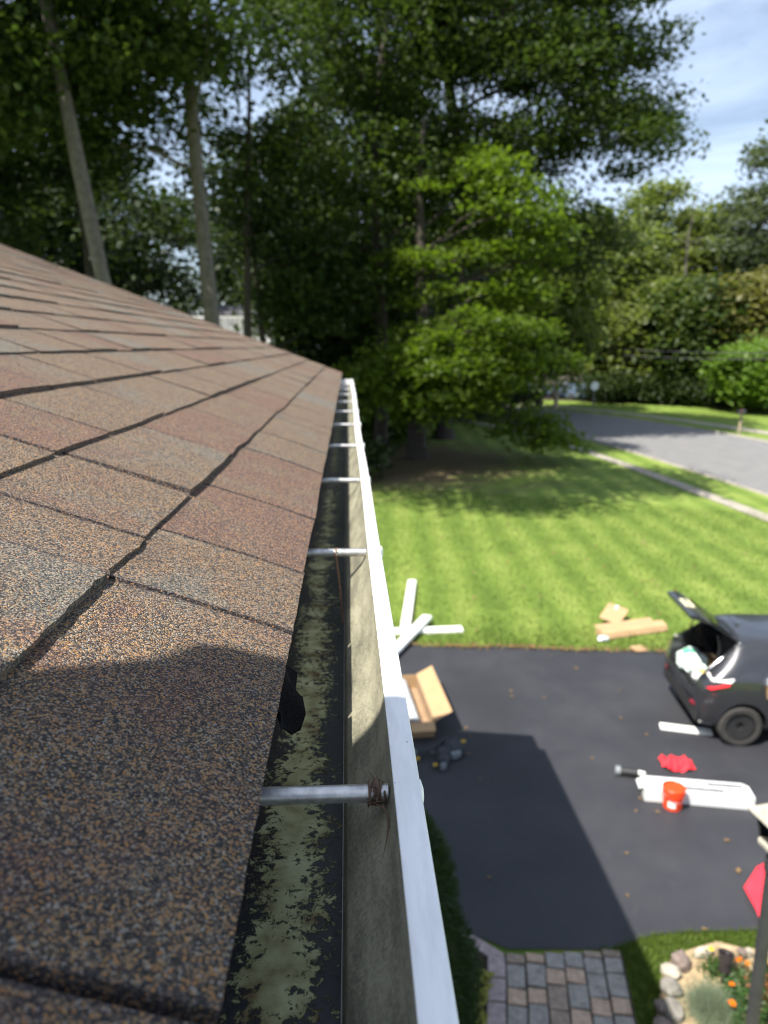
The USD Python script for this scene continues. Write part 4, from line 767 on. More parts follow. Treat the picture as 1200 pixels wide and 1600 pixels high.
# wheels
def wheel(X, s):
    p = car.part('wheel', mv(lathe([(.05, -.05), (.05, .05), (.20, .06), (.20, -.06)], 28), (X, s * .745, .288), rx=math.pi / 2), 'black_plastic', smooth=40)
    ty = lathe([(.195, -.085), (.215, -.092), (.262, -.092), (.281, -.078), (.288, -.05), (.289, .05), (.281, .078), (.262, .092), (.215, .092), (.195, .085)], 44)
    car.part('tyre', mv(ty, (X, s * .745, .288), rx=math.pi / 2), 'rubber', smooth=35, parent=p)
    rm = man(lathe([(0, -.03), (.06, -.03), (.075, -.018), (.115, -.018), (.135, -.045), (.165, -.05), (.183, -.085), (.202, -.088), (.202, -.06), (.18, .0), (0, .0)], 40))
    for k in range(10):
        a = k * math.pi / 5; rm = rm - m3.Manifold.cylinder(.3, .014, .014, 12, True).translate((.148 * math.cos(a), .148 * math.sin(a), 0))
    rm = tm(rm); car.part('rim', mv(rm, (X, s * .745, .288), rx=math.pi / 2 if s < 0 else -math.pi / 2) if True else None, 'steel_rim', smooth=35, parent=p)
    nuts = [mv(trimesh.creation.cylinder(.011, .018, sections=6), (.05 * math.cos(a), .05 * math.sin(a), -.036)) for a in np.arange(4) * math.pi / 2 + .4] + [mv(trimesh.creation.cylinder(.027, .016, sections=16), (0, 0, -.034))]
    car.part('lug_nuts', mv(cat_(nuts), (X, s * .745, .288), rx=math.pi / 2 if s < 0 else -math.pi / 2), 'chrome', smooth=35, parent=p)
for X in (.64, 3.12):
    for s in (-1, 1): wheel(X, s)
# tailgate: built shut, then swung up about the roof's rear edge
hx, hz = .44, 1.462
def gate_pts(y, o): return [(.44, y * .50, 1.462 + o), (.30, y * .53, 1.285 + o), (.13, y * .565, 1.035 + o)]
glass = trimesh.convex.convex_hull(np.array([(x, s * w, z) for s in (-1, 1) for x, w, z in ((.385, .44, 1.40), (.15, .50, 1.075), (.377, .44, 1.407), (.142, .50, 1.082))]))
fr_ = man(trimesh.convex.convex_hull(np.array([(x, s * w, z) for s in (-1, 1) for x, w, z in ((.45, .50, 1.468), (.10, .575, 1.00), (.475, .50, 1.452), (.125, .575, .985))]))) - man(trimesh.convex.convex_hull(np.array([(x, s * w, z) for s in (-1, 1) for x, w, z in ((.30, .43, 1.46), (.06, .49, 1.14), (.47, .43, 1.335), (.235, .49, 1.01))])))
low = trimesh.convex.convex_hull(np.array([(x, s * w, z) for s in (-1, 1) for x, w, z in ((.102, .575, 1.00), (.127, .575, .985), (.035, .54, .90), (.01, .50, .76), (.02, .48, .70), (.06, .48, .70), (.06, .52, .88))]))
SW = math.radians(88)
def swing(m):
    m = m.copy(); m.apply_translation((-hx, 0, -hz)); m.apply_transform(trimesh.transformations.rotation_matrix(SW, [0, 1, 0])); m.apply_translation((hx, 0, hz)); return m
tg = car.part('tailgate', swing(cat_([tm(fr_), low])), 'car_paint', smooth=30)
car.part('rear_screen', swing(glass), 'glass_dark', parent=tg)
car.part('licence_plate', swing(mv(box(.008, .305, .152, b=.003), (.012, 0, .845), ry=.16)), 'plate', parent=tg)
car.part('plate_letters', swing(cat_([mv(box(.003, .024, .062), (.0065, -.105 + .034 * k + (.012 if k > 2 else 0), .845), ry=.16) for k in range(7)])), 'print_grey', parent=tg)
car.part('inner_trim', swing(trimesh.convex.convex_hull(np.array([(x, s * w, z) for s in (-1, 1) for x, w, z in ((.14, .5, .97), (.07, .46, .74), (.075, .48, .9), (.062, .44, .74))]))), 'black_plastic', parent=tg)
car.part('rear_wiper', swing(cat_([tube([(.10, .02, 1.06), (.13, -.18, 1.12)], .008, 6), tube([(.10, .06, 1.075), (.16, -.36, 1.16)], .007, 6)])), 'black_plastic', parent=tg)
for s in (-1, 1): car.part('gas_strut', tube([(.22, s * .53, 1.10), (.16, s * .52, 1.33), (.10, s * .51, 1.56)], [.012, .010, .006], 8), 'black_plastic', smooth=40)
car.part('aerial', cat_([tube([(.62, 0, 1.50), (.50, 0, 1.62), (.40, 0, 1.72)], [.006, .004, .003], 6), box(.07, .05, .03, (.63, 0, 1.505), b=.01)]), 'black_plastic')
# inside
car.part('boot_floor', box(.66, 1.06, .02, (.44, 0, .635)), 'liner'); car.part('seat_back', box(.10, 1.08, .50, (.80, 0, .90), b=.04), 'interior')
car.part('rear_seat', box(.5, 1.1, .16, (1.32, 0, .55), b=.04), 'interior')
for s in (-1, 1): car.part('front_seat', cat_([box(.5, .48, .16, (2.0, s * .34, .52), b=.04), mv(box(.12, .46, .62, b=.05), (1.76, s * .34, .88), ry=-.2), mv(box(.08, .24, .16, b=.03), (1.68, s * .34, 1.25), ry=-.2)]), 'interior')
car.part('dashboard', box(.3, 1.2, .25, (2.6, 0, .82), b=.05), 'interior'); car.part('cabin_floor', box(2.0, 1.2, .03, (1.9, 0, .385)), 'interior')
# open rear door, hinged at its front edge
dpoly = np.array([(1.06, .31), (1.03, .70), (.96, 1.0), (1.04, 1.34), (1.12, 1.40), (1.82, 1.40), (1.82, .31)])
dm = yprism(dpoly, -.03, .03) - yprism([(1.08, 1.02), (1.76, .99), (1.76, 1.36), (1.14, 1.36)], -1, 1)
dm = mv(tm(dm), (-1.84, 0, 0)); dm = mv(dm, rz=math.radians(62)); dm = mv(dm, (1.84, -.82, 0)); dr = car.part('rear_door', dm, 'car_paint', smooth=30)
dh = mv(mv(box(.15, .02, .03, (-.68, -.035, .86), b=.006), rz=math.radians(62)), (1.84, -.82, 0)); car.part('handle', dh, 'black_plastic', parent=dr)
dg = mv(mv(prism(Polygon([(1.08, 1.02), (1.76, .99), (1.76, 1.36), (1.14, 1.36)]), .005, 'y'), (-1.84, 0, 0)), rz=math.radians(62)); car.part('door_pane', mv(dg, (1.84, -.82, 0)), 'glass_dark', parent=dr)
for s in (-1, 1): car.part('wing_mirror', box(.12, .2, .13, (2.62, s * .93, 1.0), b=.03), 'car_paint'); car.part('headlight', trimesh.convex.convex_hull(np.array([(3.80, s * .45, .62), (3.80, s * .60, .70), (3.45, s * .74, .80), (3.5, s * .55, .84), (3.66, s * .70, .66)])), 'lens_clear')
def carpt(x, y, z): return np.array([*(org + (CX * x + CY * y) * KC), z * KC + .012])
# load in the boot
def crumple(rx, ry, rz, seed, sub=3, amp=.35):
    m = trimesh.creation.icosphere(subdivisions=sub); n = m.vertices.copy()
    k = 1 + amp * (meshkit.fbm(n * 2.3 + seed, 4, seed) - .5) * 2
    m.vertices = n * k[:, None] * [rx, ry, rz]; return m
p = carpt(.27, .12, .67 + .13); t = Thing('plastic_bag', 'white and green crumpled plastic bag lying in the open boot', 'bag', scale=KC, loc=p, rz=CH)
t.part('bag', crumple(.20, .30, .15, 3), 'plastic_bag', smooth=25); t.part('print', mv(crumple(.10, .12, .07, 5), (-.03, .02, .10)), 'bag_green', smooth=25)
p = carpt(.24, -.28, .66); t = Thing('paper_wrapper', 'pale crumpled wrapper on the near edge of the boot floor', 'wrapper', scale=KC, loc=p); t.part('wrapper', mv(crumple(.08, .13, .07, 8), (0, 0, .07)), 'white_card', smooth=20); t.part('yellow_edge', mv(crumple(.04, .06, .05, 9), (.06, .04, .12)), 'petal_yellow', smooth=20)
p = carpt(.52, .16, .66); t = Thing('tool_tray', 'brown tray of odds and ends deep in the boot', 'tray', scale=KC, loc=p, rz=CH); t.part('tray', cat_([box(.3, .5, .015, (0, 0, .01))] + [box(.3, .015, .13, (0, s * .25, .07)) for s in (-1, 1)] + [box(.015, .485, .13, (s * .15, 0, .07)) for s in (-1, 1)]), 'cardboard_dark')
t.part('odds', cat_([mv(crumple(.05, .07, .06, 20 + k), (rs.uniform(-.1, .1), rs.uniform(-.2, .2), .09)) for k in range(9)]), 'tool_yellow')
p = carpt(.46, -.38, .70); t = Thing('yellow_reel', 'small yellow reel at the near side of the boot', 'reel', scale=KC, loc=p); t.part('reel', mv(lathe([(.02, -.03), (.07, -.03), (.07, -.02), (.04, -.015), (.04, .015), (.07, .02), (.07, .03), (.02, .03)], 20), (0, 0, .04), rx=1.2), 'tool_yellow', smooth=30)
p = carpt(1.10, -.52, .64); t = Thing('parcel_box', 'white topped cardboard box on the rear seat seen through the open door', 'box', scale=KC, loc=p, rz=CH); t.part('carton', box(.42, .36, .20, (0, 0, .102)), 'cardboard'); t.part('lid', box(.44, .38, .10, (0, 0, .255), b=.01), 'white_card')

# ================================================================== THINGS ON THE DRIVEWAY AND LAWN
D0 = .012
def lay(px0, py0, px1, py1, z=0.0):
    a, b_ = G(px0, py0, z), G(px1, py1, z); d = b_ - a; return (a + b_) / 2, math.atan2(d[1], d[0]), np.linalg.norm(d[:2])
# long white carton with print
c, ang, L = lay(1004, 1228, 1173, 1242, .1)
t = Thing('long_carton', 'long white printed carton lying on the driveway', 'carton', loc=(c[0], c[1], D0), rz=ang)
cpoly = [(-L / 2, -.125), (L / 2, -.125), (L / 2, .075), (L / 2 - .055, .125), (-L / 2 + .02, .125), (-L / 2, .09)]
t.part('carton', trimesh.convex.convex_hull(np.vstack([np.column_stack([np.array(cpoly), np.full(6, z)]) for z in (0, .13)])), 'white_card')
rr = np.random.default_rng(3); pr_ = []
for row, y, x0, x1 in ((0, .062, .14, .56), (1, -.040, -.14, .30)):
    x = x0 * L / 1.3
    while x < x1 * L / 1.3:
        w = rr.uniform(.018, .034); pr_.append(box(w, rr.uniform(.058, .070), .0016, (x + w / 2, y, .1308))); x += w + .005
t.part('print', cat_(pr_), 'print_grey'); t.part('green_tab', box(.002, .05, .05, (-L / 2 - .001, .0, .05)), 'green_tag')
t.part('end_flap', mv(box(.06, .16, .003), (-L / 2 - .02, .02, .11), ry=-.5), 'white_card')
c, ang, L = lay(964, 1205, 1008, 1211, .05)
t = Thing('caulking_tool', 'black cylindrical tool with a pale nozzle at the left end of the white carton', 'tool', loc=(c[0], c[1], D0), rz=ang)
t.part('barrel', mv(trimesh.creation.cylinder(.045, L * .72, sections=20), (-L * .12, 0, .05), ry=math.pi / 2), 'black_plastic', smooth=40); t.part('end_cap', mv(trimesh.creation.cylinder(.05, .05, sections=20), (-L * .47, 0, .05), ry=math.pi / 2), 'tool_grey', smooth=40)
t.part('nozzle', tube([(L * .24, 0, .05), (L * .34, 0, .05), (L * .5, 0, .06)], [.035, .028, .012], 12), 'vinyl', smooth=40)
def rag(name, label, cat, px, py, sx, sy, hgt, seed, m, rz=0):
    c = G(px, py); n = 26; a, b_ = np.meshgrid(np.linspace(-1, 1, n), np.linspace(-1, 1, n), indexing='ij'); r = np.random.default_rng(seed)
    h = np.clip(meshkit.fbm(np.stack([a * 2.2 + seed, b_ * 2.2, a * 0], -1), 4, seed) * 1.7 - .35, 0, 1) * hgt * (1 - .6 * np.maximum(np.abs(a), np.abs(b_)) ** 4) + .006
    wob = 1 + .25 * (meshkit.noise(np.stack([np.arctan2(b_, a) * 1.6 + 9, a * 0, a * 0], -1), seed) - .5)
    v = np.stack([a * sx / 2 * wob, b_ * sy / 2 * wob, h], -1).reshape(-1, 3); f = []
    for i in range(n - 1):
        for j in range(n - 1): p = i * n + j; f += [[p, p + n, p + n + 1], [p, p + n + 1, p + 1]]
    m0 = trimesh.Trimesh(v, f, process=False); m1 = m0.copy(); m1.vertices = m1.vertices - [0, 0, .004]; m1.invert()
    t = Thing(name, label, cat, loc=(c[0], c[1], D0), rz=rz); t.part('cloth', cat_([m0, m1]), m, smooth=60)
rag('red_cloth', 'crumpled bright red cloth behind the white carton', 'cloth', 1055, 1198, .33, .24, .14, 4, 'cloth_red', .1)
# bucket
c = G(1050, 1262)
t = Thing('bucket', 'orange red plastic bucket standing in front of the white carton', 'bucket', loc=(c[0], c[1], D0))
t.part('pail', lathe([(0, .004), (.085, .0), (.088, .004), (.105, .20), (.112, .205), (.112, .225), (.106, .23), (.1, .225), (.083, .012), (0, .012)], 36), 'bucket_red', smooth=35)
t.part('rim_ring', lathe([(.104, .165), (.110, .168), (.110, .178), (.105, .180)], 36), 'bucket_red', smooth=35); t.part('bail', tube(smooth_line([(.112, 0, .19), (.08, -.085, .15), (0, -.125, .125), (-.08, -.085, .15), (-.112, 0, .19)], 20), .003, 6), 'chrome', smooth=40)
t.part('lid_dish', mv(lathe([(0, .200), (.095, .200), (.0985, .206), (.0985, .212), (0, .208)], 36), (0, 0, 0)), 'bucket_red', smooth=35)
t.part('label', trimesh.Trimesh(*(lambda a: (np.vstack([np.column_stack([(.0915 + z * .095 / .11 * .09) * np.cos(a), (.0915 + z * .095 / .11 * .09) * np.sin(a), np.full(len(a), z)]) for z in (.04, .11)]), [[i, i + 1, i + 1 + len(a)] for i in range(len(a) - 1)] + [[i, i + 1 + len(a), i + len(a)] for i in range(len(a) - 1)]))(np.linspace(-2.5, -1.7, 10)), process=False), 'plastic_bag')
# scrap strips
for k, (x0, y0, x1, y1, lb) in enumerate([(1139, 1255, 1152, 1259, 'short pale plastic strip in front of the white carton'), (1151, 1252, 1166, 1268, 'curved pale plastic strip near the lantern')]):
    c, ang, L = lay(x0, y0, x1, y1); p = smooth_line([(-L / 2, 0), (0, .02 * (k + .3)), (L / 2, -.01)], 10)
    single('plastic_strip', mv(prism(LineString(p).buffer(.016, cap_style=2), .006), (c[0], c[1], D0), rz=ang), 'tool_grey', lb, 'strip')
# white board by the car
c, ang, L = lay(1031, 1137, 1112, 1147)
t = Thing('white_board', 'short white trim board lying behind the car\'s rear wheel', 'board', loc=(c[0], c[1], D0), rz=ang); t.part('board', box(L, .135, .022, (0, 0, .0112), b=.003), 'vinyl'); t.part('groove_strip', box(L - .02, .022, .004, (0, -.02, .0240)), 'vinyl')
# three white lengths at the lawn's edge
def vinyl(px0, py0, px1, py1, w, z0, z1, label, ribs=True, zc=0.0):
    a, b_ = G(px0, py0, z0), G(px1, py1, z1); d = b_ - a; L = np.linalg.norm(d); ang = math.atan2(d[1], d[0]); tilt = -math.asin(d[2] / L)
    t = Thing('downspout_length', label, 'downspout', loc=tuple((a + b_) / 2 + [0, 0, .032]), rz=ang)
    P = [(-w / 2, -.03), (w / 2, -.03), (w / 2 + .003, .0)]
    n = 5
    for k in range(n): x0 = w / 2 - w * k / n; P += [(x0 - .004, .03), (x0 - w / n * .42, .03), (x0 - w / n * .5, .022), (x0 - w / n * .85, .022)]
    P += [(-w / 2 - .003, 0)]
    t.part('spout', mv(prism(Polygon(P), L, 'x', (-L / 2, 0, 0)), ry=tilt), 'vinyl'); t.part('hollow_end', mv(mv(box(.004, w * .85, .04), (L / 2 + .0025, 0, -.003)), ry=tilt), 'interior')
vinyl(560, 992, 722, 986, .16, .0, .0, 'white ribbed downspout length lying along the lawn\'s edge')
vinyl(632, 992, 644, 910, .16, .07, .03, 'white ribbed downspout length pointing out over the grass')
vinyl(606, 1030, 668, 966, .16, .07, .09, 'white ribbed downspout length lying aslant across the others')
# cardboard trough
c, ang, L = lay(660, 1156, 633, 1076)
t = Thing('cardboard_box', 'long open cardboard box with spread flaps on the driveway', 'box', loc=(c[0] - .0, c[1], D0), rz=ang - math.pi / 2)
Wb, Hb = .30, .20; L *= .96
t.part('bottom', box(Wb, L, .006, (0, 0, .005)), 'cardboard_dark')
for s in (-1, 1): t.part('side', box(.006, L, Hb, (s * Wb / 2, 0, Hb / 2 + .002)), 'cardboard_dark'); t.part('end', box(Wb - .008, .006, Hb, (0, s * (L / 2 - .004), Hb / 2 + .002)), 'cardboard')
t.part('flap', mv(box(.24, L, .005, (.12, 0, 0)), (Wb / 2, 0, Hb + .004), ry=-.5), 'cardboard', label='wide sunlit flap')
t.part('flap', mv(box(.16, L, .005, (-.08, 0, 0)), (-Wb / 2, 0, Hb + .004), ry=.5), 'cardboard')
t.part('end_flap', mv(box(Wb - .01, .12, .005, (0, -.06, 0)), (0, -L / 2, Hb + .004), rx=.6), 'cardboard')
c2 = (c[0] - .02, c[1] + .05, D0 + .02)
t = Thing('foil_roll', 'pale grey wrapped roll lying inside the long cardboard box', 'roll', loc=c2, rz=ang - math.pi / 2); m = trimesh.creation.cylinder(.075, L * .86, sections=24); m = m.subdivide(); m.vertices *= 1 + .05 * (meshkit.noise(m.vertices * 30) - .5)[:, None]
t.part('roll', mv(m, (-.05, 0, .08), rx=math.pi / 2), 'foil', smooth=40)
# tool belt
c = G(690, 1186); t = Thing('tool_belt', 'dark tool belt with pouches and yellow clips dropped in the shade', 'tool belt', loc=(c[0], c[1], D0), rz=.12)
def pouch(x, y, s, r): return mv(box(.15 * s, .17 * s, .13, b=.03), (x, y, .068), rz=r)
for x, y, s, r in ((.17, .08, 1.25, .3), (.02, -.02, .9, -.2), (-.02, -.16, .8, .5)): p = t.part('pouch', pouch(x, y, s, r), 'tool_cloth', smooth=30); t.part('pocket', mv(box(.11 * s, .05 * s, .09, b=.015), (x - .02, y - .09 * s, .05), rz=r), 'tool_grey', parent=p, smooth=30)
bl = smooth_line([(.26, .12, .05), (.18, .20, .09), (0, .14, .08), (-.12, .06, .06), (-.24, .06, .05), (-.30, .0, .04)], 30)
t.part('belt', cat_([tube(bl + [0, 0, dz], .012, 6) for dz in (-.02, -.005, .01, .025)]), 'tool_cloth', smooth=40)
t.part('hammer', cat_([tube([(-.30, .07, .05), (-.08, .06, .06)], .014, 8), box(.05, .12, .04, (-.30, .07, .05), b=.008)]), 'tool_grey', smooth=30)
for x, y, z in ((.30, .17, .08), (-.29, -.04, .05), (-.12, -.19, .05)): t.part('clip', box(.05, .03, .025, (x, y, z), b=.006), 'tool_yellow')
# flattened cardboard on the lawn
c, ang, L = lay(938, 992, 1036, 978, .05); cr = Polygon([(.09 * math.cos(a) * (1.25 if math.cos(a) > 0 else 1), .045 + .045 * math.sin(a)) for a in np.linspace(0, 2 * math.pi, 20)[:-1]])
t = Thing('cardboard_roll', 'folded tan cardboard length lying on the grass by the driveway', 'cardboard', loc=(c[0], c[1], .02), rz=ang)
t.part('fold', prism(Polygon([(-.13, 0), (.13, 0), (.12, .09), (.03, .12), (-.09, .08)]), L, 'x', (-L / 2, 0, 0)), 'cardboard'); t.part('flap', mv(box(L * .9, .16, .006, b=.001), (-.03, .15, .08), rx=.35), 'cardboard')
c, ang, L = lay(955, 975, 975, 955, .1)
t = Thing('cardboard_sheet', 'bent tan cardboard piece leaning on the folded cardboard length', 'cardboard', loc=(c[0] - .05, c[1] + .05, .05), rz=ang); t.part('sheet', mv(box(.52, .34, .008, b=.001), (0, 0, .10), ry=-.2, rx=.2), 'cardboard'); t.part('tape', mv(box(.12, .05, .002), (.2, .02, .15), ry=-.2, rx=.2), 'foil')
c = G(722 - 0 + 220, 1002); t = Thing('plastic_scrap', 'small grey scrap beside the folded cardboard', 'scrap', loc=(c[0], c[1], .01)); t.part('scrap', mv(crumple(.09, .06, .04, 31), (0, 0, .04)), 'foil', smooth=25)
c = G(997, 1017); t = Thing('cardboard_scrap', 'square tan cardboard scrap on the seam of lawn and driveway', 'cardboard', loc=(c[0], c[1], .02), rz=.2); t.part('scrap', mv(box(.20, .17, .006, b=.001), (0, 0, .02), rx=.1), 'cardboard'); t.part('crease', box(.004, .16, .003, (.02, 0, .026)), 'cardboard_dark')
# red tarp behind the lamp post
tp = [G(*q)[:2] for q in [(1162, 1396), (1184, 1362), (1212, 1338), (1275, 1335), (1290, 1420), (1240, 1462), (1202, 1452), (1190, 1458), (1181, 1432)]]
cc = np.mean(tp, 0); t = Thing('red_tarp', 'bright red sheet spread on the driveway behind the lamp post', 'sheet', loc=(cc[0], cc[1], D0))
m = prism(Polygon(np.array(tp) - cc), .006, t=(0, 0, .012)); m = m.subdivide_to_size(.07); m.vertices[:, 2] += .05 * meshkit.noise(m.vertices * 5)
t.part('sheet', m, 'tarp_red', smooth=50); t.part('hem', mv(tube([(*(np.array(q) - cc), .045) for q in tp[:2]], .008, 6)), 'cloth_red')

# ================================================================== GARDEN CORNER
# lamp post
px_, py_ = 2.50, 3.50; LSC = .76
t = Thing('lamp_post', 'black fluted lamp post with a square lantern in the flower bed', 'lamp post', loc=(px_, py_, 0), rz=.12)
t.x.AddRotateYOp().Set(-.7)
a = np.linspace(0, 2 * np.pi, 49)[:-1]; fl = .036 + .0022 * np.cos(a * 12)
flute = prism(Polygon(np.column_stack([fl * np.cos(a), fl * np.sin(a)])), 1.42, t=(0, 0, .16))
t.part('post', flute, 'lamp_black', smooth=50); t.part('base', lathe([(0, 0), (.09, 0), (.09, .03), (.07, .05), (.06, .12), (.045, .15), (.045, .18), (0, .18)], 24), 'lamp_black', smooth=35)
t.part('collar', lathe([(0, 1.50), (.04, 1.50), (.048, 1.52), (.048, 1.55), (.040, 1.57), (.045, 1.60), (.030, 1.63), (.030, 1.66), (0, 1.66)], 24), 'lamp_black', smooth=35)
lz = lambda m: mv(mv(m, (0, 0, -1.655)), (0, 0, 1.60), s=None) if False else (lambda q: (q.apply_translation((0, 0, -1.655)), q.apply_scale(LSC), q.apply_translation((0, 0, 1.655)), q)[-1])(m.copy())
lan = t.part('lantern', lz(mv(lathe([(0, 1.655), (.06, 1.655), (.125, 1.70), (.130, 1.715), (.13, 1.73), (0, 1.73)], 8), rz=math.pi / 8)), 'lamp_cap')
t.part('frame', lz(cat_([tube([(.118 * math.cos(q), .118 * math.sin(q), 1.73), (.145 * math.cos(q), .145 * math.sin(q), 1.93)], .007, 6) for q in np.arange(4) * math.pi / 2 + math.pi / 4])), 'lamp_black', parent=lan)
for q in range(4):
    b0, b1 = .118 * math.sqrt(.5) - .004, .145 * math.sqrt(.5) - .004
    pn = trimesh.convex.convex_hull(np.array([(s * b0, b0, 1.735) for s in (-1, 1)] + [(s * b1, b1, 1.925) for s in (-1, 1)] + [(s * b0, b0 - .003, 1.735) for s in (-1, 1)] + [(s * b1, b1 - .003, 1.925) for s in (-1, 1)])); t.part('pane', lz(mv(pn, rz=q * math.pi / 2)), 'glass_clear', parent=lan)
t.part('bulb', lz(cat_([ball(.028, (0, 0, 1.85)), cyl(.016, .09, (0, 0, 1.775))])), 'white_card', parent=lan, smooth=True)
capm = trimesh.convex.convex_hull(np.array([(sx * .152, sy * .152, 1.932) for sx in (-1, 1) for sy in (-1, 1)] + [(sx * .158, sy * .158, 1.945) for sx in (-1, 1) for sy in (-1, 1)] + [(sx * .145, sy * .145, 1.962) for sx in (-1, 1) for sy in (-1, 1)] + [(sx * .07, sy * .07, 2.03) for sx in (-1, 1) for sy in (-1, 1)]))
t.part('lantern_roof', lz(capm), 'lamp_cap', parent=lan); t.part('finial', lz(lathe([(0, 2.03), (.03, 2.03), (.025, 2.05), (.01, 2.06), (.018, 2.08), (0, 2.10)], 16)), 'lamp_black', parent=lan, smooth=35)
# soil of the bed
bedp = [G(*q)[:2] for q in [(1020, 1640), (1030, 1560), (1035, 1520), (1052, 1496), (1085, 1484), (1120, 1474), (1160, 1484), (1230, 1490), (1330, 1540), (1330, 1760), (1030, 1760)]]
single('flower_bed', sheet(Polygon(bedp), .02), 'soil', kind='structure')
# stones
def stone(px, py, w, d, h, m, label, seed, rz=0, flat=.75):
    c = G(px, py, h * .5); v = trimesh.creation.icosphere(subdivisions=3); n = v.vertices.copy()
    n = np.sign(n) * np.abs(n) ** flat
    k = 1 + .30 * (meshkit.fbm(n * 1.6 + seed, 3, seed) - .5) * 2; v.vertices = n * k[:, None] * [w * .40, d * .40, h / 2]
    single('edging_stone', mv(v, (c[0], c[1], h * .38 + .02), rz=rz), m, label, 'stone', smooth=40)
stone(1048, 1519, .17, .12, .10, 'stone_white', 'white rounded edging stone at the bend of the bed', 1, -.5)
stone(1048, 1545, .17, .18, .09, 'stone_grey', 'flat grey edging stone below the white rounded one', 2, .1)
stone(1052, 1580, .15, .22, .09, 'stone_grey', 'long grey edging stone nearest the picture\'s lower edge', 3, -.25)
stone(1064, 1503, .17, .15, .12, 'stone_brown', 'brownish grey edging stone above the white rounded one', 4, .4)
stone(1099, 1490, .18, .08, .09, 'stone_white', 'long cream edging stone at the top of the bed', 5, .15)
stone(1136, 1491, .18, .13, .12, 'stone_tan', 'large tan edging stone behind the garden spotlight', 6, -.1)
stone(1158, 1493, .09, .08, .09, 'stone_brown', 'small brown edging stone right of the large tan one', 7)
stone(1169, 1491, .06, .06, .09, 'stone_white', 'small white edging stone beside the lamp post', 8)
stone(1032, 1575, .10, .12, .06, 'stone_brown', 'small dark edging stone left of the long grey one', 9); stone(1036, 1606, .16, .14, .07, 'stone_brown', 'brown edging stone cut by the lower picture edge', 10)
pb = []
for k in range(140):
    x, y = rng.uniform(1068, 1160), rng.uniform(1505, 1610); c = G(x, y); r = rng.uniform(.004, .014); m = trimesh.creation.icosphere(subdivisions=1, radius=r); m.vertices *= rng.uniform(.6, 1.3, 3); pb.append(mv(m, (c[0], c[1], .022)))
single('pebbles', cat_(pb), 'stone_tan', 'loose tan pebbles and crumbs on the bare bed soil', 'pebbles', kind='stuff')
# garden spotlight
c = G(1128, 1540); t = Thing('garden_spotlight', 'dark bronze garden spotlight among the marigolds', 'spotlight', loc=(c[0], c[1], .02))
hd = lathe([(0, 0), (.022, 0), (.028, .03), (.030, .05), (.042, .07), (.052, .12), (.056, .15), (.050, .15), (.046, .125), (0, .12)], 28); hd = mv(hd, rx=-.25, ry=.18)
t.part('head', mv(hd, (0, 0, .09)), 'copper_dark', smooth=35); t.part('stake', tube([(0, 0, 0), (0, 0, .10)], .012, 10), 'copper_dark', smooth=40); t.part('cooling_ring', cat_([mv(mv(lathe([(.028, z), (.036, z + .002), (.036, z + .006), (.028, z + .008)], 24), rx=-.25, ry=.18), (0, 0, .09)) for z in (.012, .028, .044)]), 'copper_dark', smooth=35)
t.part('lens', mv(mv(lathe([(0, .128), (.046, .128), (.046, .131), (0, .131)], 24), rx=-.25, ry=.18), (0, 0, .09)), 'glass_dark')
# fescue mound
def blades(base, n, L, spread, w, r, droop=.5):
    a = r.uniform(0, 2 * np.pi, n); e = np.abs(r.normal(0, spread, n)); d = np.stack([np.cos(a) * np.sin(e), np.sin(a) * np.sin(e), np.cos(e)], 1); l = L * r.uniform(.6, 1.15, (n, 1))
    s = np.stack([-np.sin(a), np.cos(a), 0 * a], 1) * w; p0 = base; p1 = p0 + d * l * .55; p2 = p0 + d * l; p2 = p2 - np.stack([0 * a, 0 * a, (l[:, 0] * droop * np.sin(e))], 1) + d * [1, 1, 0] * l * .15
    v = np.stack([p0 - s, p0 + s, p1 - s * .8, p1 + s * .8, p2], 1).reshape(-1, 3); i = np.arange(n)[:, None] * 5
    return v, np.vstack([i + [0, 1, 3], i + [0, 3, 2], i + [2, 3, 4]])
r = np.random.default_rng(8); c = G(1108, 1590); t = Thing('fescue_tuft', 'pale bluish green mound of fine grass in the bed', 'ornamental grass', loc=(c[0], c[1], .02))
n = 3000; q = r.normal(0, .045, (n, 2)); t.part('blades', blades(np.column_stack([q, np.zeros(n)]), n, .24, .62, .0011, r, .55), 'fescue')
t.part('crown', ball(.05, (0, 0, .01), 2, (1, 1, .5)), 'soil', smooth=True)
# marigolds
def marigold(px, py, label, flowers, spread=.10, h=.16, n=420, seed=0):
    r = np.random.default_rng(seed); c = G(px, py); t = Thing('marigold_plant', label, 'flower', loc=(c[0], c[1], .02))
    P = np.column_stack([r.normal(0, spread, n), r.normal(0, spread, n), r.uniform(.01, h, n) * r.uniform(.5, 1, n)]); t.part('foliage', leaf_mesh(P, .042, r, .8, .28), 'marigold_leaf')
    st = [tube([(0, 0, 0), (x * .4, y * .4, h * .5), (x, y, z)], .0025, 5) for x, y, z, rad, m in flowers]; t.part('stem', cat_(st), 'marigold_leaf')
    for x, y, z, rad, m in flowers:
        k = 46; a = r.uniform(0, 6.28, k); e = r.uniform(.0, 1.5, k); d = np.stack([np.cos(a) * np.sin(e), np.sin(a) * np.sin(e), np.cos(e)], 1)
        v, f = leaf_mesh(np.array([x, y, z]) + d * rad * [1, 1, .6] * .75, rad * .7, r, 1.0, .8, .1); core = trimesh.creation.icosphere(subdivisions=1, radius=rad * .62); core.apply_scale([1, 1, .6]); core = mv(core, (x, y, z))
        t.part('flower', cat_([trimesh.Trimesh(v, f, process=False), core]), m)
marigold(1112, 1522, 'marigold with one pale yellow bloom left of the spotlight', [(-.01, .03, .17, .022, 'petal_yellow')], .045, .14, 200, 1)
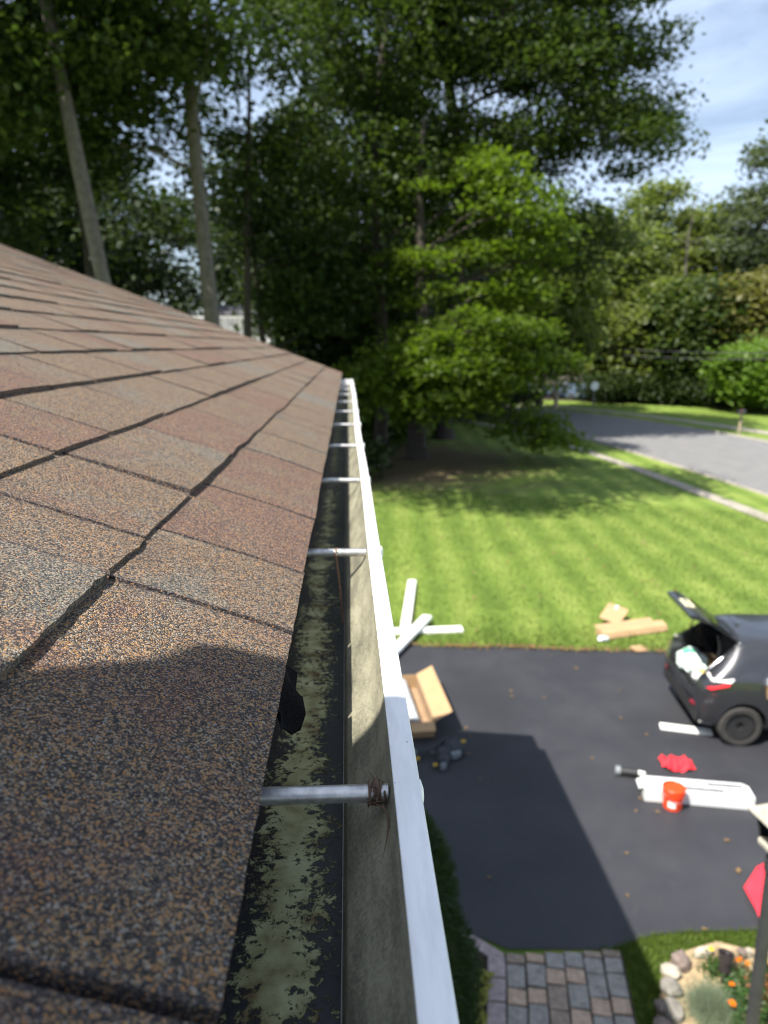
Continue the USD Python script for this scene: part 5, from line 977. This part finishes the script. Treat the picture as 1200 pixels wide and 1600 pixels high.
marigold(1158, 1545, 'marigold with orange blooms between spotlight and lamp post', [(-.02, .06, .17, .018, 'petal_orange'), (.02, .09, .15, .018, 'petal_orange'), (.04, .03, .17, .021, 'petal_orange')], .09, .15, 420, 2)
marigold(1145, 1578, 'marigold with a single rust orange bloom below the spotlight', [(-.02, .02, .18, .021, 'petal_orange')], .09, .16, 420, 3)
marigold(1160, 1606, 'marigold with one large round orange bloom at the lower picture edge', [(-.09, .01, .18, .027, 'petal_orange')], .11, .17, 520, 4)
marigold(1205, 1600, 'bushy green marigold clump right of the lamp post foot', [(.1, .05, .2, .024, 'petal_orange')], .13, .22, 640, 5)
marigold(1200, 1528, 'yellow flowering clump right of the lamp post', [(-.04, .02, .15, .022, 'petal_yellow'), (-.02, -.04, .15, .022, 'petal_yellow'), (-.05, .07, .16, .02, 'petal_yellow'), (.03, 0, .16, .022, 'petal_yellow'), (-.07, -.01, .13, .02, 'petal_yellow')], .07, .13, 200, 6)
r = np.random.default_rng(12); c = G(1200, 1565); t = Thing('coleus_plant', 'rust and yellow leaved plant right of the lamp post', 'plant', loc=(c[0], c[1], .02)); P = np.column_stack([r.normal(0, .07, 160), r.normal(0, .07, 160), r.uniform(.02, .13, 160)]); t.part('foliage', leaf_mesh(P, .05, r, 1.0, .6, .05), 'coleus'); t.part('stem', tube([(0, 0, 0), (0, .01, .1)], .004, 6), 'coleus')
# clipped spruce under the eave
r = np.random.default_rng(9); sb = np.array([.19, 3.25, 0.0]); t = Thing('spruce_shrub', 'dense dark green cone shaped shrub growing below the gutter', 'shrub', loc=sb)
HT = 2.16; n = 34000; zz = HT * (1 - np.sqrt(1 - r.random(n))) if False else HT * r.random(n) ** 1.15
prof_ = lambda z: .60 * np.clip(1 - (z / HT), 0, 1) ** .34 * (1 - .35 * np.exp(-z / .12)); a = r.uniform(0, 2 * np.pi, n)
lump = 1 + .10 * (meshkit.noise(np.column_stack([np.cos(a) * 3, np.sin(a) * 3, zz * 5]), 2) - .5) * 2
rad = prof_(zz) * lump * r.uniform(.82, 1.03, n); P = np.column_stack([rad * np.cos(a), rad * np.sin(a), zz + .03])
dirs = np.column_stack([np.cos(a) * .8, np.sin(a) * .8, np.full(n, .6)]) + r.normal(0, .35, (n, 3)); dirs /= np.linalg.norm(dirs, axis=1, keepdims=True); s_ = np.cross(dirs, [0, 0, 1.0]) * .006; L_ = .045
v = np.stack([P - s_, P + s_, P + dirs * L_], 1).reshape(-1, 3); t.part('needles', (v, np.arange(3 * n).reshape(-1, 3)), 'leaf_spruce')
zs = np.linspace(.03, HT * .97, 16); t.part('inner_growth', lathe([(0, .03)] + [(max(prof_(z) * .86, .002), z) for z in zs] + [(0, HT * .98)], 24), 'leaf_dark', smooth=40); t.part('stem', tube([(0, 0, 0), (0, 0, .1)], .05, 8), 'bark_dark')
# little pale-leaved plants by the walk
for k, (px, py) in enumerate([(757, 1528), (753, 1556), (750, 1580), (748, 1600)]):
    c = G(px, py, .05); r = np.random.default_rng(60 + k); P = np.column_stack([r.normal(0, .028, 26), r.normal(0, .035, 26), r.uniform(.01, .09, 26)])
    t = Thing('edging_plant', ['pale yellow green leaved plant farthest along the gap between shrub and walk', 'pale yellow green leaved plant second from the driveway in the gap beside the walk', 'pale yellow green leaved plant third from the driveway beside the walk', 'pale yellow green leaved plant beside the walk at the lower picture edge'][k], 'plant', loc=(c[0], c[1], .01)); t.part('leaves', leaf_mesh(P, .055, r, 1.0, .6, .08), 'hosta_leaf'); t.part('stem', tube([(0, 0, 0), (0, .004, .05)], .003, 5), 'hosta_leaf')

# ================================================================== GRASS BLADES AND FALLEN LEAVES
r = np.random.default_rng(14)
walk_poly = Polygon([walk0 + W(*p) for p in [(-.16, -2.4), (6 * CW + .02, -2.4), (6 * CW + .02, .1), (.4, .06), (-.16, .1), (-1.6, .6), (-1.8, -2.4)]])
near_lawn = Polygon([(1.7, 3.0), (1.9, 4.5)] + [tuple(G(q[0], q[1] - 1)[:2]) for q in near_px[6::-1]] + [(4.2, 4.72), (4.2, 3.0)]).difference(walk_poly).difference(Polygon(bedp))
def scatter(poly, n):
    x0, y0, x1, y1 = poly.bounds; q = r.uniform((x0, y0), (x1, y1), (n, 2)); return q[shapely.contains_xy(poly, q[:, 0], q[:, 1])]
q = scatter(near_lawn, 60000); near_b = blades(np.column_stack([q, np.zeros(len(q))]), len(q), .060, .45, .0022, r, .3)
fp = np.array(far_pts); k = r.integers(0, len(fp) - 1, 16000); tt = r.random((16000, 1)); q = fp[k] + (fp[k + 1] - fp[k]) * tt; q[:, 1] += np.abs(r.normal(0, .5, 16000)) - .012
far_b = blades(np.column_stack([q, np.zeros(len(q))]), len(q), .075, .5, .0035, r, .3)
v = np.vstack([near_b[0], far_b[0]]); f = np.vstack([near_b[1], far_b[1] + len(near_b[0])])
q = scatter(Polygon([(-1, 10.0), (9, 9.6), (13, 18), (-1, 24)]).difference(driveway), 90000)
mid_b = blades(np.column_stack([q, np.zeros(len(q))]), len(q), .07, .6, .004, r, .3); f = np.vstack([f, mid_b[1] + len(v)]); v = np.vstack([v, mid_b[0]])
single('grass', (v, f), 'grass_blade', 'short green grass blades standing on the lawn', 'grass', kind='stuff')
# the dry rim along the lawn's edge
k = r.integers(0, len(fp) - 1, 2600); q = fp[k] + (fp[k + 1] - fp[k]) * r.random((2600, 1)); q[:, 1] += r.normal(0, .045, 2600)
single('leaf_rim', leaf_mesh(np.column_stack([q, np.full(2600, .03) + r.uniform(0, .012, 2600)]), .05, r, 1.5, .6, .15), 'dry_leaf', 'dry tan leaves caught along the lawn edge of the driveway', 'leaves', kind='stuff')
pts = [(683, 1077), (798, 1082), (732, 1181), (750, 1220), (764, 1374), (800, 1090), (968, 1081), (970, 1124), (993, 1270), (1027, 1271), (980, 1402), (1135, 1316), (1153, 1364), (979, 1336), (740, 1005), (860, 1026), (900, 1046), (1010, 1150), (850, 1092), (728, 1140), (735, 1152), (925, 1187), (1100, 1455), (1000, 1250)]
lf = np.array([(-.03, 0, .004), (-.012, .018, .010), (.012, .016, .006), (.032, 0, .012), (.012, -.018, .008), (-.014, -.016, .012), (0, 0, 0)]); lfm = trimesh.Trimesh(lf, [[6, 1, 0], [6, 2, 1], [6, 3, 2], [6, 4, 3], [6, 5, 4], [6, 0, 5]], process=False)
first = None
for k, (x, y) in enumerate(pts):
    c = G(x, y); lb = 'small curled tan leaf fallen on the dark driveway'
    if (x, y) == (1153, 1364): 
        o = Thing('fallen_leaf', 'rounded orange leaf on the driveway left of the red sheet', 'leaf', loc=(c[0], c[1], D0 + .006), rz=1.0); o.part('blade', mv(lfm, s=1.15), 'dry_leaf'); o.part('stalk', tube([(.03, 0, .012), (.055, .006, .01)], .0015, 5), 'dry_leaf'); continue
    if first is None:
        first = Thing('fallen_leaf', lb, 'leaf', 'leaves fallen on the driveway', loc=(c[0], c[1], D0 + .006), rz=k); first.part('blade', lfm, 'dry_leaf'); first.part('stalk', tube([(.03, 0, .012), (.055, .006, .01)], .0015, 5), 'dry_leaf')
    else: copy_of(first, (c[0], c[1], D0 + .006), k * 1.7, lb, 'leaf', 'leaves fallen on the driveway', scale=float(r.uniform(.6, 1.0)))
n = 130; q = np.column_stack([r.uniform(620, 1200, n), r.uniform(800, 1000, n)]); P = np.array([G(*a) for a in q]); P[:, 2] = .06
single('lawn_leaves', leaf_mesh(P, .07, r, 1.2, .6, .15), 'dry_leaf', 'scattered tan leaves fallen over the mown lawn', 'leaves', kind='stuff')
